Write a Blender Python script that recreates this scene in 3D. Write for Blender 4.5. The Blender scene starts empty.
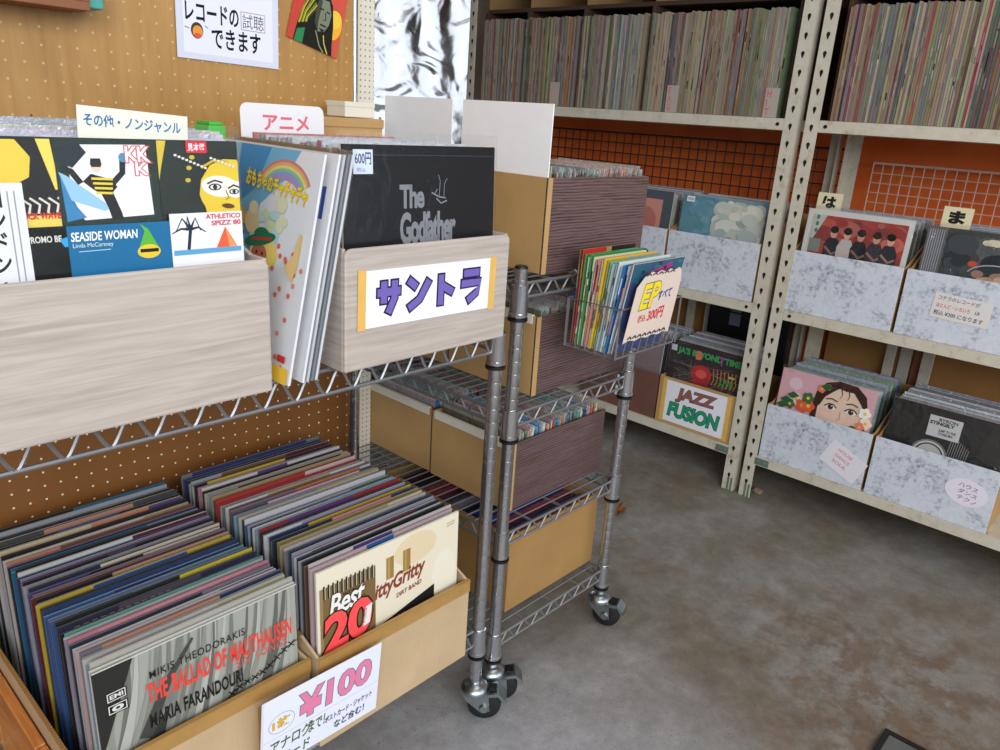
import bpy, bmesh, math, random
from mathutils import Vector, Matrix
random.seed(11)
R = random.Random(5)
sc = bpy.context.scene
C = sc.collection
PI = math.pi

# ------------------------------------------------------------------ helpers
def s2l(c):
    return tuple(((v/255)/12.92 if v/255 <= .04045 else ((v/255+.055)/1.055)**2.4) for v in c[:3])
def mixc(a, b, k): return tuple(a[i]*(1-k)+b[i]*k for i in range(3))
def jit(c, k=10): return tuple(min(255, max(0, v+R.uniform(-k, k))) for v in c)

class MB:
    """collects geometry; build() links it as ONE mesh object"""
    def __init__(s): s.v = []; s.f = []; s.c = []; s.m = []; s.sm = []
    def add(s, vs, fs, col=(200,200,200), mi=0, smooth=False):
        b = len(s.v); s.v += [tuple(p) for p in vs]
        for f in fs:
            s.f.append([b+i for i in f]); s.c.append(col); s.m.append(mi); s.sm.append(smooth)
    def box(s, x0, x1, y0, y1, z0, z1, col=(200,200,200), mi=0, M=None):
        vs = [Vector(p) for p in ((x0,y0,z0),(x1,y0,z0),(x1,y1,z0),(x0,y1,z0),(x0,y0,z1),(x1,y0,z1),(x1,y1,z1),(x0,y1,z1))]
        if M: vs = [M @ v for v in vs]
        s.add(vs, [(3,2,1,0),(4,5,6,7),(0,1,5,4),(1,2,6,5),(2,3,7,6),(3,0,4,7)], col, mi)
    def ngon(s, pts, col=(200,200,200), mi=0): s.add(pts, [list(range(len(pts)))], col, mi)
    def prism(s, pts, d, col=(200,200,200), mi=0):
        """pts: polygon of 3D points, d: extrusion vector"""
        n = len(pts); d = Vector(d); a = [Vector(p) for p in pts]; b = [p+d for p in a]
        s.add(a+b, [list(range(n))[::-1], list(range(n, 2*n))]+[(i, (i+1) % n, n+(i+1) % n, n+i) for i in range(n)], col, mi)
    def tube(s, pts, r, n=6, col=(200,200,200), mi=0, closed=False):
        P = [Vector(p) for p in pts]; rings = []; prev = None; L = len(P)
        for i, p in enumerate(P):
            if closed: t = P[(i+1) % L]-P[i-1]
            else: t = P[min(i+1, L-1)]-P[max(i-1, 0)]
            t.normalize()
            if prev is None:
                a = Vector((0,0,1)) if abs(t.z) < .9 else Vector((1,0,0))
                u = t.cross(a).normalized()
            else:
                u = (prev - t*prev.dot(t)); u = u.normalized() if u.length > 1e-6 else t.orthogonal().normalized()
            prev = u; w = t.cross(u)
            rings.append([p+(u*math.cos(2*PI*k/n)+w*math.sin(2*PI*k/n))*r for k in range(n)])
        vs = [q for rg in rings for q in rg]; fs = []
        for i in range(L-1 if not closed else L):
            j = (i+1) % L
            for k in range(n): fs.append((i*n+k, i*n+(k+1) % n, j*n+(k+1) % n, j*n+k))
        if not closed: fs += [list(range(n))[::-1], [(L-1)*n+k for k in range(n)]]
        s.add(vs, fs, col, mi, True)
    def lathe(s, prof, o=(0,0,0), ax='z', n=20, col=(200,200,200), mi=0, M=None):
        vs = []; o = Vector(o)
        for (r, h) in prof:
            for k in range(n):
                c, q = r*math.cos(2*PI*k/n), r*math.sin(2*PI*k/n)
                p = Vector((c, q, h)) if ax == 'z' else (Vector((h, c, q)) if ax == 'x' else Vector((c, h, q)))
                p = p+o
                vs.append(M @ p if M else p)
        fs = []
        for i in range(len(prof)-1):
            for k in range(n): fs.append((i*n+k, i*n+(k+1) % n, (i+1)*n+(k+1) % n, (i+1)*n+k))
        fs += [list(range(n))[::-1], [(len(prof)-1)*n+k for k in range(n)]]
        s.add(vs, fs, col, mi, True)
    def build(s, name, mats, parent=None, bevel=0, fixn=False, seg=2):
        me = bpy.data.meshes.new(name); me.from_pydata(s.v, [], s.f)
        if not isinstance(mats, (list, tuple)): mats = [mats]
        for m in mats: me.materials.append(m)
        at = me.color_attributes.new('Col', 'FLOAT_COLOR', 'CORNER')
        cols = []
        for p, c in zip(me.polygons, s.c):
            l = s2l(c)
            cols += [l[0], l[1], l[2], 1.0]*p.loop_total
        at.data.foreach_set('color', cols)
        me.polygons.foreach_set('material_index', s.m)
        me.polygons.foreach_set('use_smooth', s.sm)
        if fixn:
            bm = bmesh.new(); bm.from_mesh(me); bmesh.ops.recalc_face_normals(bm, faces=bm.faces); bm.to_mesh(me); bm.free()
        me.update()
        o = bpy.data.objects.new(name, me); C.objects.link(o)
        if parent: o.parent = parent
        if any(s.sm):
            md = o.modifiers.new('es', 'EDGE_SPLIT'); md.split_angle = math.radians(42)
        if bevel:
            md = o.modifiers.new('bv', 'BEVEL'); md.width = bevel; md.segments = seg; md.limit_method = 'ANGLE'
        return o

def tag(o, label, cat, group=None):
    o['label'] = label; o['category'] = cat
    if group: o['group'] = group
    return o
def thing(name, label, cat, loc=(0,0,0), rz=0, group=None, rot=None):
    o = bpy.data.objects.new(name, None); C.objects.link(o); o.empty_display_size = .05
    o.location = loc; o.rotation_euler = rot if rot else (0, 0, rz)
    return tag(o, label, cat, group)
def struct(o): o['kind'] = 'structure'; return o
def stuff(o, label, cat, group=None):
    tag(o, label, cat, group); o['kind'] = 'stuff'; return o
ONES = 'zeroth first second third fourth fifth sixth seventh eighth ninth tenth eleventh twelfth thirteenth fourteenth fifteenth sixteenth seventeenth eighteenth nineteenth'.split()
TENS = {2: 'twent', 3: 'thirt', 4: 'fort', 5: 'fift', 6: 'sixt', 7: 'sevent', 8: 'eight', 9: 'ninet'}
def ordinal(n):
    if n < 20: return ONES[n]
    t, u = divmod(n, 10)
    if t >= 10: return 'hundredth' if n == 100 else 'hundred-'+ordinal(n-100)
    return TENS[t]+'ieth' if u == 0 else TENS[t]+'y-'+ONES[u]

# ------------------------------------------------------------------ materials
MATS = {}
def nm(name):
    m = bpy.data.materials.new(name); m.use_nodes = True
    nt = m.node_tree; b = nt.nodes['Principled BSDF']; MATS[name] = m
    return m, nt, b
def N(nt, t, **k):
    n = nt.nodes.new(t)
    for a, v in k.items(): setattr(n, a, v)
    return n
def ramp(nt, fac, stops):
    r = N(nt, 'ShaderNodeValToRGB'); nt.links.new(fac, r.inputs[0])
    e = r.color_ramp.elements
    while len(e) < len(stops): e.new(.5)
    for q, (p, c) in zip(e, stops):
        q.position = p; q.color = (*s2l(c), 1)
    return r.outputs[0]
def coords(nt, scale=(1,1,1), rot=(0,0,0), loc=(0,0,0)):
    tc = N(nt, 'ShaderNodeTexCoord'); mp = N(nt, 'ShaderNodeMapping')
    mp.inputs['Scale'].default_value = scale; mp.inputs['Rotation'].default_value = rot; mp.inputs['Location'].default_value = loc
    nt.links.new(tc.outputs['Object'], mp.inputs[0]); return mp.outputs[0]
def noise(nt, vec, scale, detail=4, rough=.55, dist=0):
    n = N(nt, 'ShaderNodeTexNoise'); nt.links.new(vec, n.inputs['Vector'])
    n.inputs['Scale'].default_value = scale; n.inputs['Detail'].default_value = detail
    n.inputs['Roughness'].default_value = rough; n.inputs['Distortion'].default_value = dist
    return n.outputs['Fac']
def mix(nt, fac, a, b, typ='MIX'):
    n = N(nt, 'ShaderNodeMix', data_type='RGBA', blend_type=typ)
    for sock, v in ((n.inputs[0], fac), (n.inputs[6], a), (n.inputs[7], b)):
        if isinstance(v, (int, float)): sock.default_value = v
        elif isinstance(v, tuple): sock.default_value = (*s2l(v), 1)
        else: nt.links.new(v, sock)
    return n.outputs[2]
def bump(nt, b, h, st=.2, d=.002):
    n = N(nt, 'ShaderNodeBump'); n.inputs['Strength'].default_value = st; n.inputs['Distance'].default_value = d
    nt.links.new(h, n.inputs['Height']); nt.links.new(n.outputs[0], b.inputs['Normal'])
def math_(nt, op, a, b=None, c=None):
    n = N(nt, 'ShaderNodeMath', operation=op)
    for i, v in enumerate((a, b, c)):
        if v is None: continue
        if isinstance(v, (int, float)): n.inputs[i].default_value = v
        else: nt.links.new(v, n.inputs[i])
    return n.outputs[0]
def flat(name, c, rough=.5, metal=0, var=.06, sc_=30, bs=0):
    m, nt, b = nm(name); v = coords(nt)
    f = noise(nt, v, sc_, 5)
    col = mix(nt, f, tuple(x*(1-var) for x in c), tuple(min(255, x*(1+var)) for x in c))
    nt.links.new(col, b.inputs['Base Color']); b.inputs['Roughness'].default_value = rough; b.inputs['Metallic'].default_value = metal
    if bs: bump(nt, b, noise(nt, v, sc_*6, 3), bs, .001)
    return m

def printed(name, rough, worn=.05):
    m, nt, b = nm(name)
    a = N(nt, 'ShaderNodeVertexColor', layer_name='Col'); v = coords(nt)
    f = noise(nt, v, 55, 6, .7)
    w = math_(nt, 'MULTIPLY', math_(nt, 'SUBTRACT', f, .6), worn*5)
    w = math_(nt, 'MAXIMUM', math_(nt, 'MINIMUM', w, 1), 0)
    col = mix(nt, w, a.outputs[0], (188, 180, 168))
    nt.links.new(col, b.inputs['Base Color']); b.inputs['Roughness'].default_value = rough; b.inputs['Specular IOR Level'].default_value = .25
    return m
M_print = printed('printed_sleeve', .38)
M_paper = printed('ink_on_paper', .75, .02)
M_spine = printed('worn_spine', .6, .14)

m, nt, b = nm('glossy_wrap'); MATS_wrap = m
a = N(nt, 'ShaderNodeVertexColor', layer_name='Col'); v = coords(nt)
nt.links.new(a.outputs[0], b.inputs['Base Color']); b.inputs['Roughness'].default_value = .14
b.inputs['Specular IOR Level'].default_value = .8
bump(nt, b, noise(nt, v, 38, 4, .6, .5), .9, .01)
M_wrap = m

# clear plastic film
m, nt, b = nm('clear_film'); M_film = m
nt.nodes.remove(b); out = nt.nodes['Material Output']
tr = N(nt, 'ShaderNodeBsdfTransparent'); gl = N(nt, 'ShaderNodeBsdfGlossy'); gl.inputs['Roughness'].default_value = .12
df = N(nt, 'ShaderNodeBsdfDiffuse'); df.inputs[0].default_value = (.75, .77, .8, 1)
mx = N(nt, 'ShaderNodeMixShader'); mx2 = N(nt, 'ShaderNodeMixShader'); lw = N(nt, 'ShaderNodeLayerWeight'); lw.inputs[0].default_value = .35
v = coords(nt); bp = N(nt, 'ShaderNodeBump'); bp.inputs['Strength'].default_value = .5; bp.inputs['Distance'].default_value = .006
nt.links.new(noise(nt, v, 16, 3, .5, .8), bp.inputs['Height']); nt.links.new(bp.outputs[0], gl.inputs['Normal'])
fac = math_(nt, 'ADD', math_(nt, 'MULTIPLY', lw.outputs['Fresnel'], .14), .004)
nt.links.new(fac, mx.inputs[0]); nt.links.new(tr.outputs[0], mx.inputs[1]); nt.links.new(gl.outputs[0], mx.inputs[2])
mx2.inputs[0].default_value = .008; nt.links.new(mx.outputs[0], mx2.inputs[1]); nt.links.new(df.outputs[0], mx2.inputs[2])
nt.links.new(mx2.outputs[0], out.inputs[0])

M_film2 = M_film.copy(); M_film2.name = 'shiny_clear_film'
for n_ in M_film2.node_tree.nodes:
    if n_.type == 'MATH' and n_.operation == 'ADD' and abs(n_.inputs[1].default_value-.004) < 1e-6: n_.inputs[1].default_value = .07
    if n_.type == 'BUMP': n_.inputs['Strength'].default_value = .8; n_.inputs['Distance'].default_value = .014
    if n_.type == 'BSDF_GLOSSY': n_.inputs['Roughness'].default_value = .16
# light wood laminate (boxes on top of the left rack)
m, nt, b = nm('pale_wood_laminate'); M_pale = m
v = coords(nt, (1.2, 1.2, 26)); f1 = noise(nt, v, 5, 6, .6, .6)
v2 = coords(nt, (3, 3, 160)); f2 = noise(nt, v2, 6, 3, .6, .2)
c1 = ramp(nt, f1, [(.3, (170,158,147)), (.48, (185,173,163)), (.6, (196,185,176)), (.75, (178,166,156))])
c2 = mix(nt, math_(nt, 'MULTIPLY', f2, .22), c1, (152, 139, 129))
nt.links.new(c2, b.inputs['Base Color']); b.inputs['Roughness'].default_value = .5
# dark wood laminate
m, nt, b = nm('dark_wood_laminate'); M_dark = m
v = coords(nt, (1.4, 1.4, 24)); f1 = noise(nt, v, 6, 6, .65, .9)
v2 = coords(nt, (1, 1, 6)); w = N(nt, 'ShaderNodeTexWave', wave_type='BANDS', bands_direction='Z'); nt.links.new(v2, w.inputs[0])
w.inputs['Scale'].default_value = 9; w.inputs['Distortion'].default_value = 4; w.inputs['Detail'].default_value = 3
f = math_(nt, 'ADD', math_(nt, 'MULTIPLY', f1, .75), math_(nt, 'MULTIPLY', w.outputs['Fac'], .25))
c1 = ramp(nt, f, [(.3, (58,42,42)), (.45, (90,68,67)), (.6, (114,90,87)), (.78, (78,58,57))])
nt.links.new(c1, b.inputs['Base Color']); b.inputs['Roughness'].default_value = .5
# kraft board
def kraft(name, c, st=.1):
    m, nt, b = nm(name); v = coords(nt, (1, 1, 1)); f = noise(nt, v, 9, 5); v2 = coords(nt, (90, 90, 4)); f2 = noise(nt, v2, 4, 2)
    col = mix(nt, f, tuple(x*(1-st) for x in c), tuple(min(255, x*(1+st)) for x in c))
    col = mix(nt, math_(nt, 'MULTIPLY', f2, .16), col, (120, 92, 55))
    nt.links.new(col, b.inputs['Base Color']); b.inputs['Roughness'].default_value = .7
    return m
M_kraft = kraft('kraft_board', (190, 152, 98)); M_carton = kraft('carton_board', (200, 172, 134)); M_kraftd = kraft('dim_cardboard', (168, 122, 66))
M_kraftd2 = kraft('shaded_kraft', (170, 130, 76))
M_tape = flat('packing_tape', (172, 132, 74), .3, 0, .12, 25); M_ytape = flat('yellow_masking_tape', (226, 180, 92), .6)
# marble paper
m, nt, b = nm('marble_paper'); M_marble = m
v = coords(nt); f1 = noise(nt, v, 13, 10, .75, .6); f2 = noise(nt, v, 75, 6, .75)
f = math_(nt, 'ADD', math_(nt, 'MULTIPLY', f1, .55), math_(nt, 'MULTIPLY', f2, .45))
nt.links.new(ramp(nt, f, [(.36, (112,116,128)), (.43, (160,166,178)), (.49, (208,212,222)), (.7, (228,231,239))]), b.inputs['Base Color']); b.inputs['Roughness'].default_value = .45
# metals
def metal(name, c, rough, mt=1.0):
    m, nt, b = nm(name); v = coords(nt); f = noise(nt, v, 60, 4)
    nt.links.new(mix(nt, f, tuple(x*.96 for x in c), c), b.inputs['Base Color'])
    nt.links.new(math_(nt, 'ADD', math_(nt, 'MULTIPLY', f, .15), rough-.07), b.inputs['Roughness']); b.inputs['Metallic'].default_value = mt
    return m
M_chrome = metal('chrome', (202, 203, 207), .18, .95); M_wire = metal('chrome_wire', (140, 140, 142), .36, .55); M_zinc = metal('zinc_plated', (176, 186, 188), .3); M_gusset = metal('green_zinc', (150, 172, 160), .4, .7)
M_rubber = flat('black_rubber', (26, 26, 27), .6); M_black = flat('black_plastic', (18, 18, 19), .4); M_hole = flat('slot_dark', (22, 18, 14), .9)
m, nt, b = nm('cream_steel_paint'); M_steel = m
v = coords(nt); f = noise(nt, v, 26, 6, .7)
nt.links.new(ramp(nt, f, [(.28, (168,156,132)), (.42, (203,195,176)), (.7, (214,207,190))]), b.inputs['Base Color']); b.inputs['Roughness'].default_value = .42
M_brown = flat('reddish_brown_board', (112, 76, 64), .6, 0, .14, 14)
M_white = flat('white_board', (248, 249, 254), .25, 0, .02); M_card = flat('card_stock', (226, 221, 205), .7, 0, .03)
M_green = flat('green_plastic', (70, 190, 60), .4); M_teal = flat('teal_plastic', (70, 160, 150), .4); M_blue = flat('blue_plastic', (40, 140, 200), .4)
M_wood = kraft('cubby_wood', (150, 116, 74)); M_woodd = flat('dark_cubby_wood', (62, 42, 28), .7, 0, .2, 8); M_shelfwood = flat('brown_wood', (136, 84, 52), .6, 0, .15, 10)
m, nt, b = nm('pine_plank'); M_pine = m
v = coords(nt, (8, 1.2, 8)); f = noise(nt, v, 4, 5, .6, 1.2)
nt.links.new(ramp(nt, f, [(.3, (176,104,50)), (.5, (212,138,72)), (.72, (226,160,94))]), b.inputs['Base Color']); b.inputs['Roughness'].default_value = .45
M_meshb = flat('black_wire', (30, 27, 26), .4); M_meshw = flat('white_wire', (214, 196, 184), .4)
M_leaf = flat('dry_leaf_brown', (128, 84, 48), .7, 0, .2, 60); M_stone = flat('stone_tan', (140, 112, 88), .8, 0, .2, 60)
# foil
m, nt, b = nm('mirror_foil'); M_foil = m
v = coords(nt); b.inputs['Metallic'].default_value = 1; b.inputs['Roughness'].default_value = .16; b.inputs['Base Color'].default_value = (.5, .52, .56, 1)
bump(nt, b, math_(nt, 'ADD', noise(nt, v, 6, 1, .4, 1.6), math_(nt, 'MULTIPLY', noise(nt, v, 19, 1, .4, 1), .10)), .7, .02)
# pegboard
m, nt, b = nm('pegboard'); M_peg = m
tc = N(nt, 'ShaderNodeTexCoord'); sp = N(nt, 'ShaderNodeSeparateXYZ'); nt.links.new(tc.outputs['Object'], sp.inputs[0])
def cell(o): return math_(nt, 'SUBTRACT', math_(nt, 'MODULO', math_(nt, 'ADD', o, 100*.0254), .0254), .0127)
dx = cell(sp.outputs['X']); dz = cell(sp.outputs['Z'])
d2 = math_(nt, 'ADD', math_(nt, 'MULTIPLY', dx, dx), math_(nt, 'MULTIPLY', dz, dz))
hole = math_(nt, 'LESS_THAN', d2, .0019**2)
cr = math_(nt, 'LESS_THAN', math_(nt, 'ADD', d2, math_(nt, 'MULTIPLY', dx, .0016)), .0016**2)
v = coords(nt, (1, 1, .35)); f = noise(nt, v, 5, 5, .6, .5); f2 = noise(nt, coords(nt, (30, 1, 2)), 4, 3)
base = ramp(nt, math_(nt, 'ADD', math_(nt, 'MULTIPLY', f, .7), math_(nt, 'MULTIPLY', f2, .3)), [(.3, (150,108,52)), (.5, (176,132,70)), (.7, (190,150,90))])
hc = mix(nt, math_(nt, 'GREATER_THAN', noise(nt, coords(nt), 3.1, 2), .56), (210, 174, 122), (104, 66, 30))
hc = mix(nt, math_(nt, 'LESS_THAN', sp.outputs['Z'], .8), hc, (245, 228, 190))  # lower holes cream: light showing through them, painted in
base = mix(nt, math_(nt, 'LESS_THAN', sp.outputs['Z'], .84), base, mix(nt, f, (116, 70, 28), (146, 94, 44)))  # same board, browner low down: shade under the shelf painted into its colour
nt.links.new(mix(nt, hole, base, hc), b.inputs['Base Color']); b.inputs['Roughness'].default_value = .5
# perforated cream strip
m, nt, b = nm('perforated_strip'); M_perf = m
tc = N(nt, 'ShaderNodeTexCoord'); sp = N(nt, 'ShaderNodeSeparateXYZ'); nt.links.new(tc.outputs['Object'], sp.inputs[0])
def cell2(o, p): return math_(nt, 'SUBTRACT', math_(nt, 'MODULO', math_(nt, 'ADD', o, 100*p), p), p/2)
a_ = cell2(sp.outputs['X'], .012); c_ = cell2(sp.outputs['Z'], .012)
hole = math_(nt, 'LESS_THAN', math_(nt, 'ADD', math_(nt, 'MULTIPLY', a_, a_), math_(nt, 'MULTIPLY', c_, c_)), .002**2)
nt.links.new(mix(nt, hole, (226, 220, 204), (150, 130, 100)), b.inputs['Base Color'])
# orange wall
m, nt, b = nm('orange_paint'); M_orange = m
v = coords(nt); f = noise(nt, v, 4, 6, .6)
nt.links.new(ramp(nt, f, [(.3, (222,96,32)), (.55, (240,116,44)), (.75, (244,130,58))]), b.inputs['Base Color']); b.inputs['Roughness'].default_value = .6
M_wallw = flat('plaster', (196, 188, 176), .8, 0, .05, 6); M_ceil = flat('ceiling_white', (206, 204, 198), .9)
# concrete floor
m, nt, b = nm('worn_concrete'); M_floor = m
v = coords(nt); big = noise(nt, v, 1.9, 9, .66, .5); mid = noise(nt, coords(nt, (1, 1, 1), (0, 0, .4), (3, 1, 0)), 3.6, 9, .68, .4); fine = noise(nt, v, 60, 4, .7)
spk = noise(nt, v, 170, 3, .6)
c = ramp(nt, big, [(.3, (112,102,88)), (.44, (132,124,112)), (.52, (142,137,129)), (.62, (160,158,155)), (.75, (142,137,130))])
pat = ramp(nt, mid, [(.44, (0,0,0)), (.62, (255,255,255))])
c = mix(nt, math_(nt, 'MULTIPLY', pat, .42), c, (112, 97, 74))
pale = ramp(nt, noise(nt, coords(nt, (1,1,1), (0,0,1), (7, 2, 0)), 2.6, 10, .7, .6), [(.48, (0,0,0)), (.64, (255,255,255))])
c = mix(nt, math_(nt, 'MULTIPLY', pale, .36), c, (172, 172, 172))
sp = N(nt, 'ShaderNodeSeparateXYZ'); nt.links.new(v, sp.inputs[0])
def blob(cx, cy, r):
    ex = math_(nt, 'SUBTRACT', sp.outputs['X'], cx); ey = math_(nt, 'SUBTRACT', sp.outputs['Y'], cy)
    d = math_(nt, 'SQRT', math_(nt, 'ADD', math_(nt, 'MULTIPLY', ex, ex), math_(nt, 'MULTIPLY', ey, ey)))
    return math_(nt, 'MAXIMUM', math_(nt, 'SUBTRACT', 1, math_(nt, 'DIVIDE', d, r)), 0)
rust = math_(nt, 'MULTIPLY', blob(1.72, .28, .5), ramp(nt, noise(nt, coords(nt, (1,1,1), (0,0,0), (2,5,0)), 9, 9, .72), [(.46, (0,0,0)), (.62, (255,255,255))]))
c = mix(nt, math_(nt, 'MINIMUM', math_(nt, 'MULTIPLY', rust, 1.5), .6), c, (112, 80, 48))
grey_patch = math_(nt, 'MINIMUM', math_(nt, 'MULTIPLY', blob(.85, .55, .62), 1.5), .85)  # round floor area blended toward pale blue-grey
c = mix(nt, grey_patch, c, (176, 176, 182))
mott = ramp(nt, noise(nt, v, 17, 8, .75), [(.38, (96,92,86)), (.5, (158,155,149)), (.64, (206,204,200))])
c = mix(nt, .32, c, mott, 'OVERLAY')
c = mix(nt, math_(nt, 'MULTIPLY', fine, .2), c, (96, 90, 82))
c = mix(nt, math_(nt, 'MULTIPLY', math_(nt, 'LESS_THAN', spk, .36), .5), c, (70, 66, 62))
nt.links.new(c, b.inputs['Base Color']); 
nt.links.new(math_(nt, 'SUBTRACT', .8, math_(nt, 'MULTIPLY', big, .35)), b.inputs['Roughness']); bump(nt, b, math_(nt, 'ADD', math_(nt, 'MULTIPLY', fine, .5), mid), .35, .004)
M_hatch = flat('hatch_steel', (96, 98, 94), .6, 0, .18, 14, .3)

# ------------------------------------------------------------------ flat artwork (cut-out shapes and lettering in one mesh)
_tc = {}
def glyphs(s, off, shear, spc):
    k = (s, off, shear, spc)
    if k in _tc: return _tc[k]
    cu = bpy.data.curves.new('t', 'FONT'); cu.body = s; cu.size = 1; cu.offset = off; cu.shear = shear; cu.resolution_u = 3; cu.space_character = spc
    cu.space_line = .95
    o = bpy.data.objects.new('t', cu); C.objects.link(o)
    dg = bpy.context.evaluated_depsgraph_get()
    me = bpy.data.meshes.new_from_object(o.evaluated_get(dg))
    vs = [(p.co.x, p.co.y) for p in me.vertices]; fs = [tuple(p.vertices) for p in me.polygons]
    bpy.data.objects.remove(o); bpy.data.curves.remove(cu); bpy.data.meshes.remove(me)
    _tc[k] = (vs, fs); return _tc[k]

class Art:
    """u to the right, v up, built on a plane facing local -y"""
    def __init__(s, y=0., step=.00005): s.mb = MB(); s.y = y; s.step = step; s.sx = 1; s.ox = 0; s.lim = (-9, 9)
    def _p(s, pts): return [(min(max(u*s.sx+s.ox, s.lim[0]), s.lim[1]), s.y, v) for u, v in pts]
    def up(s): s.y -= s.step
    def poly(s, pts, col): s.up(); s.mb.ngon(s._p(pts), col)
    def rect(s, a, b_, c, d, col): s.poly([(a, b_), (c, b_), (c, d), (a, d)], col)
    def ell(s, cx, cy, rx, ry, col, n=24, rot=0, a0=0, a1=2*PI):
        full = abs(a1-a0-2*PI) < 1e-6
        P = []
        for k in range(n if full else n+1):
            t = a0+(a1-a0)*k/n; x, y = rx*math.cos(t), ry*math.sin(t)
            P.append((cx+x*math.cos(rot)-y*math.sin(rot), cy+x*math.sin(rot)+y*math.cos(rot)))
        s.poly(P, col)
    def ring(s, cx, cy, rx, ry, w, col, a0=0, a1=2*PI, n=28):
        s.up(); o = [(cx+rx*math.cos(a0+(a1-a0)*k/n), cy+ry*math.sin(a0+(a1-a0)*k/n)) for k in range(n+1)]
        i = [(cx+(rx-w)*math.cos(a0+(a1-a0)*k/n), cy+(ry-w)*math.sin(a0+(a1-a0)*k/n)) for k in range(n+1)]
        s.mb.add(s._p(o+i), [(k, k+1, n+2+k, n+1+k) for k in range(n)], col)
    def line(s, pts, w, col, w2=None):
        s.up(); w2 = w if w2 is None else w2; n = len(pts); L, Q = [], []
        for i, p in enumerate(pts):
            a = pts[max(i-1, 0)]; b_ = pts[min(i+1, n-1)]; dx, dy = b_[0]-a[0], b_[1]-a[1]; l = math.hypot(dx, dy) or 1
            h = (w+(w2-w)*i/max(n-1, 1))/2; L.append((p[0]-dy/l*h, p[1]+dx/l*h)); Q.append((p[0]+dy/l*h, p[1]-dx/l*h))
        s.mb.add(s._p(L+Q), [(n+i, n+i+1, i+1, i) for i in range(n-1)], col)
    def text(s, t, x, y, w, h, col, off=0., shear=0., rot=0, spc=1., outline=None, oc=(20,20,20)):
        """fit the lettering into the box x, y (lower left), w, h"""
        vs, fs = glyphs(t, off, shear, spc)
        if not vs: return
        x0 = min(p[0] for p in vs); x1 = max(p[0] for p in vs); y0 = min(p[1] for p in vs); y1 = max(p[1] for p in vs)
        def lay(vv, ff, c):
            s.up(); P = []
            for a, b_ in vv:
                u = (a-x0)/(x1-x0)*w; v_ = (b_-y0)/(y1-y0)*h
                P.append((x+u*math.cos(rot)-v_*math.sin(rot), y+u*math.sin(rot)+v_*math.cos(rot)))
            s.mb.add(s._p(P), ff, c)
        if outline:
            ov, of = glyphs(t, off+outline, shear, spc); lay(ov, of, oc)
        lay(vs, fs, col)
    def build(s, name, parent, mat=None): 
        return s.mb.build(name, mat or M_print, parent)
def paper_part(name, parent, w, h, art, col=(240,240,246), loc=(0,0,0), rot=(0,0,0), t=.0006, label=None):
    """a sheet with writing taped to its thing: one mesh"""
    a = Art(0.); a.mb.box(0, w, 0, t, 0, h, col); art(a, w, h)
    o = a.build(name, parent, M_paper); o.location = loc; o.rotation_euler = rot
    if label: o['label'] = label
    return o

# ------------------------------------------------------------------ room
def plane(name, x0, x1, y0, y1, z0, z1, mat):
    mb = MB(); mb.box(x0, x1, y0, y1, z0, z1); return struct(mb.build(name, mat))
plane('floor', -2.6, 3.1, -3.0, 2.75, -.06, 0, M_floor)
plane('wall_right', 2.95, 3.02, -.75, 2.68, 0, 2.6, M_orange)
plane('wall_back', 1.1, 2.95, 2.62, 2.68, 0, 2.6, M_wallw)
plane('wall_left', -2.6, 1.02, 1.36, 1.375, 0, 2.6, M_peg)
plane('ceiling', -2.6, 3.02, -1.2, 2.68, 2.6, 2.66, M_ceil)
mb = MB(); mb.box(2.53, 2.555, 2.57, 2.62, 0, 2.6); struct(mb.build('trim_1', M_shelfwood))

# chrome pole and perforated post at the end of the pegboard
t = thing('partition_post', 'cream perforated metal post with chrome pole at end of the pegboard', 'post', (1.036, 1.40, 0))
mb = MB(); mb.lathe([(.0075, 0), (.0075, 2.59)], (.010, -.008, 0), n=14); mb.build('pole', M_chrome, t)
mb = MB(); mb.box(.028, .078, .012, .014, 0, 2.59); mb.build('perforated_strip', M_perf, t)
mb = MB(); mb.box(.018, .027, .005, .03, 0, 2.59); mb.build('dark_gap', M_black, t)  # black bar standing in for the dark gap beside the pole

# foil
mb = MB(); nx, nz = 40, 90; X0, X1, Z0, Z1 = 0, .445, .02, 2.2
rr = random.Random(3)
hts = [[.018*math.sin(i*.5+.9*math.sin(j*.21))*math.sin(j*.17+1)+rr.uniform(-.0025, .0025) for i in range(nx+1)] for j in range(nz+1)]
vs = [(X0+(X1-X0)*i/nx, hts[j][i]*.16, Z0+(Z1-Z0)*j/nz) for j in range(nz+1) for i in range(nx+1)]
mb.add(vs, [(j*(nx+1)+i, j*(nx+1)+i+1, (j+1)*(nx+1)+i+1, (j+1)*(nx+1)+i) for j in range(nz) for i in range(nx)], smooth=True)
o = mb.build('foil_curtain', M_foil); o.modifiers.clear(); o.location = (1.965, 2.578, 0); o.rotation_euler[2] = -.41; tag(o, 'crinkled silver mirror foil hanging on the far wall beside the steel rack', 'foil')

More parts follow.
